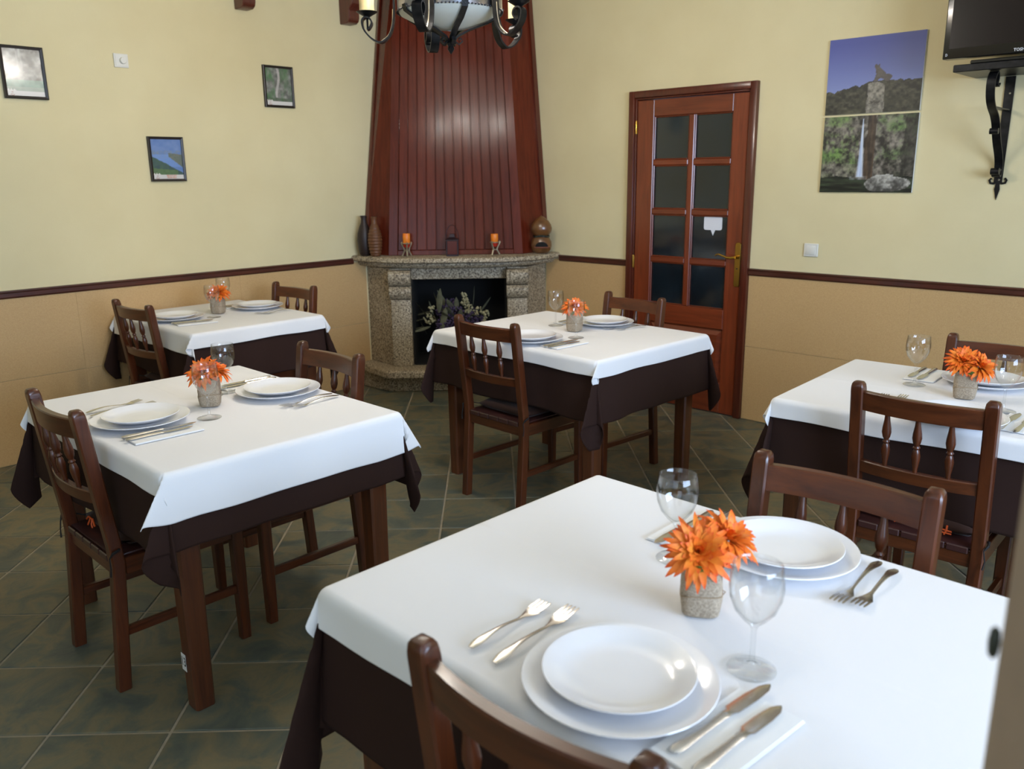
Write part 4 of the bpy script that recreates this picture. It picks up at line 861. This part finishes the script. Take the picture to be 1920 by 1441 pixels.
obj('plate', G().box(-.039, .039, -.008, 0, -.036, .036), 'white_plastic', th, bevel=.002); obj('inner_plate', G().box(-.032, .032, -.011, -.0082, -.03, .03), 'white_plastic', th, bevel=.001)
obj('knob', G().lathe([(.018, 0), (.0175, .012), (.015, .015), (.003, .0155)], 20), 'white_plastic', th, loc=(.006, -.0112, 0), rot=(PI/2, 0, 0), smooth=40)
sw = empty('light_switch', at_r(2.881, 1.064, .001), THR, 'white square light switch right of the door', 'light switch')
obj('plate', G().box(-.041, .041, -.009, 0, -.037, .037), 'white_plastic', sw, bevel=.003); rk = G(); rk.rings([[(-.029, -.0092, -.026), (.029, -.0092, -.026), (.029, -.0092, .026), (-.029, -.0092, .026)], [(-.028, -.0145, -.025), (.028, -.0145, -.025), (.028, -.010, .025), (-.028, -.010, .025)]]); obj('rocker', rk, 'white_plastic', sw, bevel=.001)
# ------------------------------------------------------------------ television, shelf and bracket
tv = empty('television', at_r(3.56, 0, 0), THR, 'black flat television on the wall shelf in the top right corner', 'television')
TZ = 1.983; ey = -.30
obj('casing', G().box(0, .94, ey, ey+.06, TZ, TZ+.56), 'black_plastic', tv, bevel=.006, seg=2, smooth=30)
obj('screen', G().box(.026, .914, ey-.0015, ey-.0003, TZ+.045, TZ+.535), 'tv_screen', tv, smooth=0)
obj('stand', G().box(.13, .81, ey-.035, ey+.17, TZ-.032, TZ-.016), 'black_plastic', tv, bevel=.004); obj('stand_neck', G().box(.33, .6, ey+.015, ey+.045, TZ-.016, TZ+.01), 'black_plastic', tv, bevel=.003)
text_on('brand_lettering', 'TOSHIBA', .017, 'white_print', tv, .325, ey-.0022, TZ+.014, 1.0)
text_on('corner_mark', 'D', .016, 'white_print', tv, .018, ey-.0022, TZ+.018, .8)
sh = empty('television_shelf', at_r(3.63, 0, 0), THR, 'black shelf carrying the television', 'shelf')
obj('board', G().box(0, .80, -.36, -.002, 1.918, 1.9495), 'iron', sh, bevel=.003)
def bracket(s, label):
    b = empty('iron_bracket', at_r(s, 0, .001), THR, label, 'bracket', 'shelf brackets')
    obj('wall_strap', G().strap([(0, -.003, 1.9165), (0, -.003, 1.43)], (1, 0, 0), [.042, .036], .005), 'iron', b)
    spn = [(0, -.003-.0, 1.43), (0, -.003, 1.40), (0, -.003, 1.35)]
    obj('spear_tip', G().strap(spn, (1, 0, 0), [.016, .024, .001], .004), 'iron', b)
    for sx_ in (-1, 1): obj('curl', G().strap([(sx_*x, -.003, z) for x, z in ((.004, 1.437), (.018, 1.428), (.032, 1.43), (.037, 1.443), (.031, 1.452), (.026, 1.447))], (0, 1, 0), .006, [.012, .011, .01, .009, .007, .004]), 'iron', b)
    S_ = [(-.235, 1.868), (-.25, 1.855), (-.268, 1.868), (-.262, 1.895), (-.285, 1.914), (-.315, 1.885), (-.318, 1.845), (-.30, 1.80), (-.26, 1.765), (-.205, 1.735), (-.165, 1.70), (-.135, 1.655), (-.10, 1.61), (-.06, 1.57), (-.03, 1.53), (-.02, 1.49), (-.035, 1.462), (-.058, 1.468), (-.058, 1.488), (-.044, 1.492)]
    obj('scroll_brace', G().strap(curve([(0, y, z) for y, z in S_], 4), (1, 0, 0), .036, .007), 'iron', b)
    obj('cross_tie', G().strap([(0, -.262, 1.767), (0, -.13, 1.765), (0, -.006, 1.765)], (1, 0, 0), .03, .006), 'iron', b)
    obj('spur_roll', G().tube([(-.018, -.175, 1.665), (.018, -.175, 1.665)], .014, 12), 'iron', b); obj('spur_roll', G().tube([(-.018, -.075, 1.485), (.018, -.075, 1.485)], .016, 12), 'iron', b)
    for z in (1.84, 1.445): obj('screw', G().lathe([(.005, 0), (.003, .002)], 8), 'pewter', b, loc=(.004, -.0058, z), rot=(PI/2, 0, 0))
bracket(3.782, 'black wrought iron scroll bracket below the television')
# ------------------------------------------------------------------ chandeliers
def chandelier(x, y, z, rot, label, watt, sc=1.0):
    e = empty('iron_chandelier', (x, y, z), rot, label, 'chandelier')
    e.scale = (sc, sc, sc); r0 = .175; top = (CEIL-z)/sc
    obj('drum_band', G().rings([[(r*math.cos(2*PI*i/48), r*math.sin(2*PI*i/48), zz) for i in range(48)] for r, zz in ((r0, .018), (r0, .125), (r0-.003, .125), (r0-.003, .018))], closed=True), 'iron_sheet', e, smooth=50)
    for zz in (.018, .125):
        g = G()
        for k in range(90): a = 2*PI*k/90; g.ball(((r0+.001)*math.cos(a), (r0+.001)*math.sin(a), zz), .0035, 5, 3)
        tag(obj('rope_edge', g, 'iron', e), kind='stuff')
    obj('glass_bowl', G().lathe([(.172, .021), (.165, .010), (.12, -.012), (.06, -.030), (.012, -.038), (.012, -.034), (.06, -.026), (.12, -.008), (.163, .013), (.17, .022)], 40), 'frosted_glass', e, smooth=60)
    for k in range(5):
        a = 2*PI*(k+.5)/5; ca, sa = math.cos(a), math.sin(a)
        obj('bowl_strap', G().strap([(r*ca, r*sa, zz) for r, zz in ((.178, .028), (.173, .010), (.125, -.016), (.065, -.036), (.022, -.058), (.012, -.072))], (-sa, ca, 0), .02, .005), 'iron', e)
        obj('bottom_scroll', G().strap([(r*ca, r*sa, zz) for r, zz in ((.012, -.07), (.028, -.082), (.04, -.072), (.034, -.062), (.027, -.068))], (-sa, ca, 0), .012, .004), 'iron', e)
    obj('finial', G().lathe([(.004, -.06), (.013, -.068), (.016, -.078), (.009, -.088), (.012, -.096), (.004, -.108), (.001, -.112)], 14), 'iron', e, smooth=50)
    for k in range(5):
        a = 2*PI*k/5; ca, sa = math.cos(a), math.sin(a); P = lambda q: curve([(r*ca, r*sa, zz) for r, zz in q], 5)
        arm = obj('arm', G().strap(P([(.150, .06), (.166, .082), (.184, .07), (.186, .03), (.19, -.015), (.204, -.052), (.232, -.074), (.262, -.064), (.288, -.036), (.294, -.008), (.283, .004), (.268, .0), (.262, -.014), (.271, -.03), (.278, -.034)]), (-sa, ca, 0), .032, .005), 'iron', e)
        obj('rivet_edge', G().tube(P([(.19, .03), (.194, -.014), (.207, -.049), (.232, -.069)]), .0022, 5), 'pewter', arm)
        obj('pin', G().tube([(.277*ca, .277*sa, -.034), (.277*ca, .277*sa, .006)], .0035, 6), 'iron', arm)
        cx_, cy_ = .277*ca, .277*sa
        obj('drip_cup', G().lathe([(.006, .004), (.012, .008), (.03, .018), (.036, .022), (.034, .0225), (.026, .019), (.002, .018)], 20, cx_, cy_), 'iron', e, smooth=40)
        obj('candle_sleeve', G().lathe([(.0245, .0195), (.0245, .118), (.023, .122), (.012, .122)], 20, cx_, cy_), 'candle_cream', e, smooth=40)
        obj('bulb', G().lathe([(.008, .122), (.014, .135), (.016, .15), (.012, .168), (.005, .185), (.001, .192)], 14, cx_, cy_), 'bulb', e, smooth=60)
        l = bpy.data.lights.new('bulb_light', 'POINT'); l.energy = watt; l.color = BULB_COL; l.shadow_soft_size = .03
        lo = bpy.data.objects.new('bulb_light', l); COL.objects.link(lo); lo.parent = e; lo.location = (.277*ca, .277*sa, .225)
    for k in range(5):
        a = 2*PI*(k+.5)/5; ca, sa = math.cos(a), math.sin(a)
        obj('upper_rod', G().tube([(.17*ca, .17*sa, .12), (.14*ca, .14*sa, .22), (.06*ca, .06*sa, .33), (.012*ca, .012*sa, .38)], .005, 6), 'iron', e)
    obj('hub', G().lathe([(.004, .36), (.02, .372), (.022, .39), (.008, .405)], 14), 'iron', e)
    n = int((top-.03-.405)/.034)
    for k in range(max(1, n)):
        zz = .42+.034*k; g = G().tube([(.009*math.cos(t), 0, zz+.021*math.sin(t)) for t in np.linspace(0, 2*PI, 14, endpoint=False)], .003, 6, closed=True)
        obj('chain_link', g, 'iron', e, rot=(0, 0, (k % 2)*PI/2))
    obj('ceiling_rose', G().lathe([(.05, top-.002), (.05, top-.012), (.03, top-.03), (.008, top-.04)], 20), 'iron', e, smooth=40)
    return e
chandelier(-.219, 3.4, 2.072, PI+.03, 'black wrought iron candle chandelier hanging in front of the chimney hood', BULB_W, 1.133)
c2 = chandelier(2.2, .9, 2.06, .4, 'second iron candle chandelier hanging outside the picture on the right', BULB_W*.30)
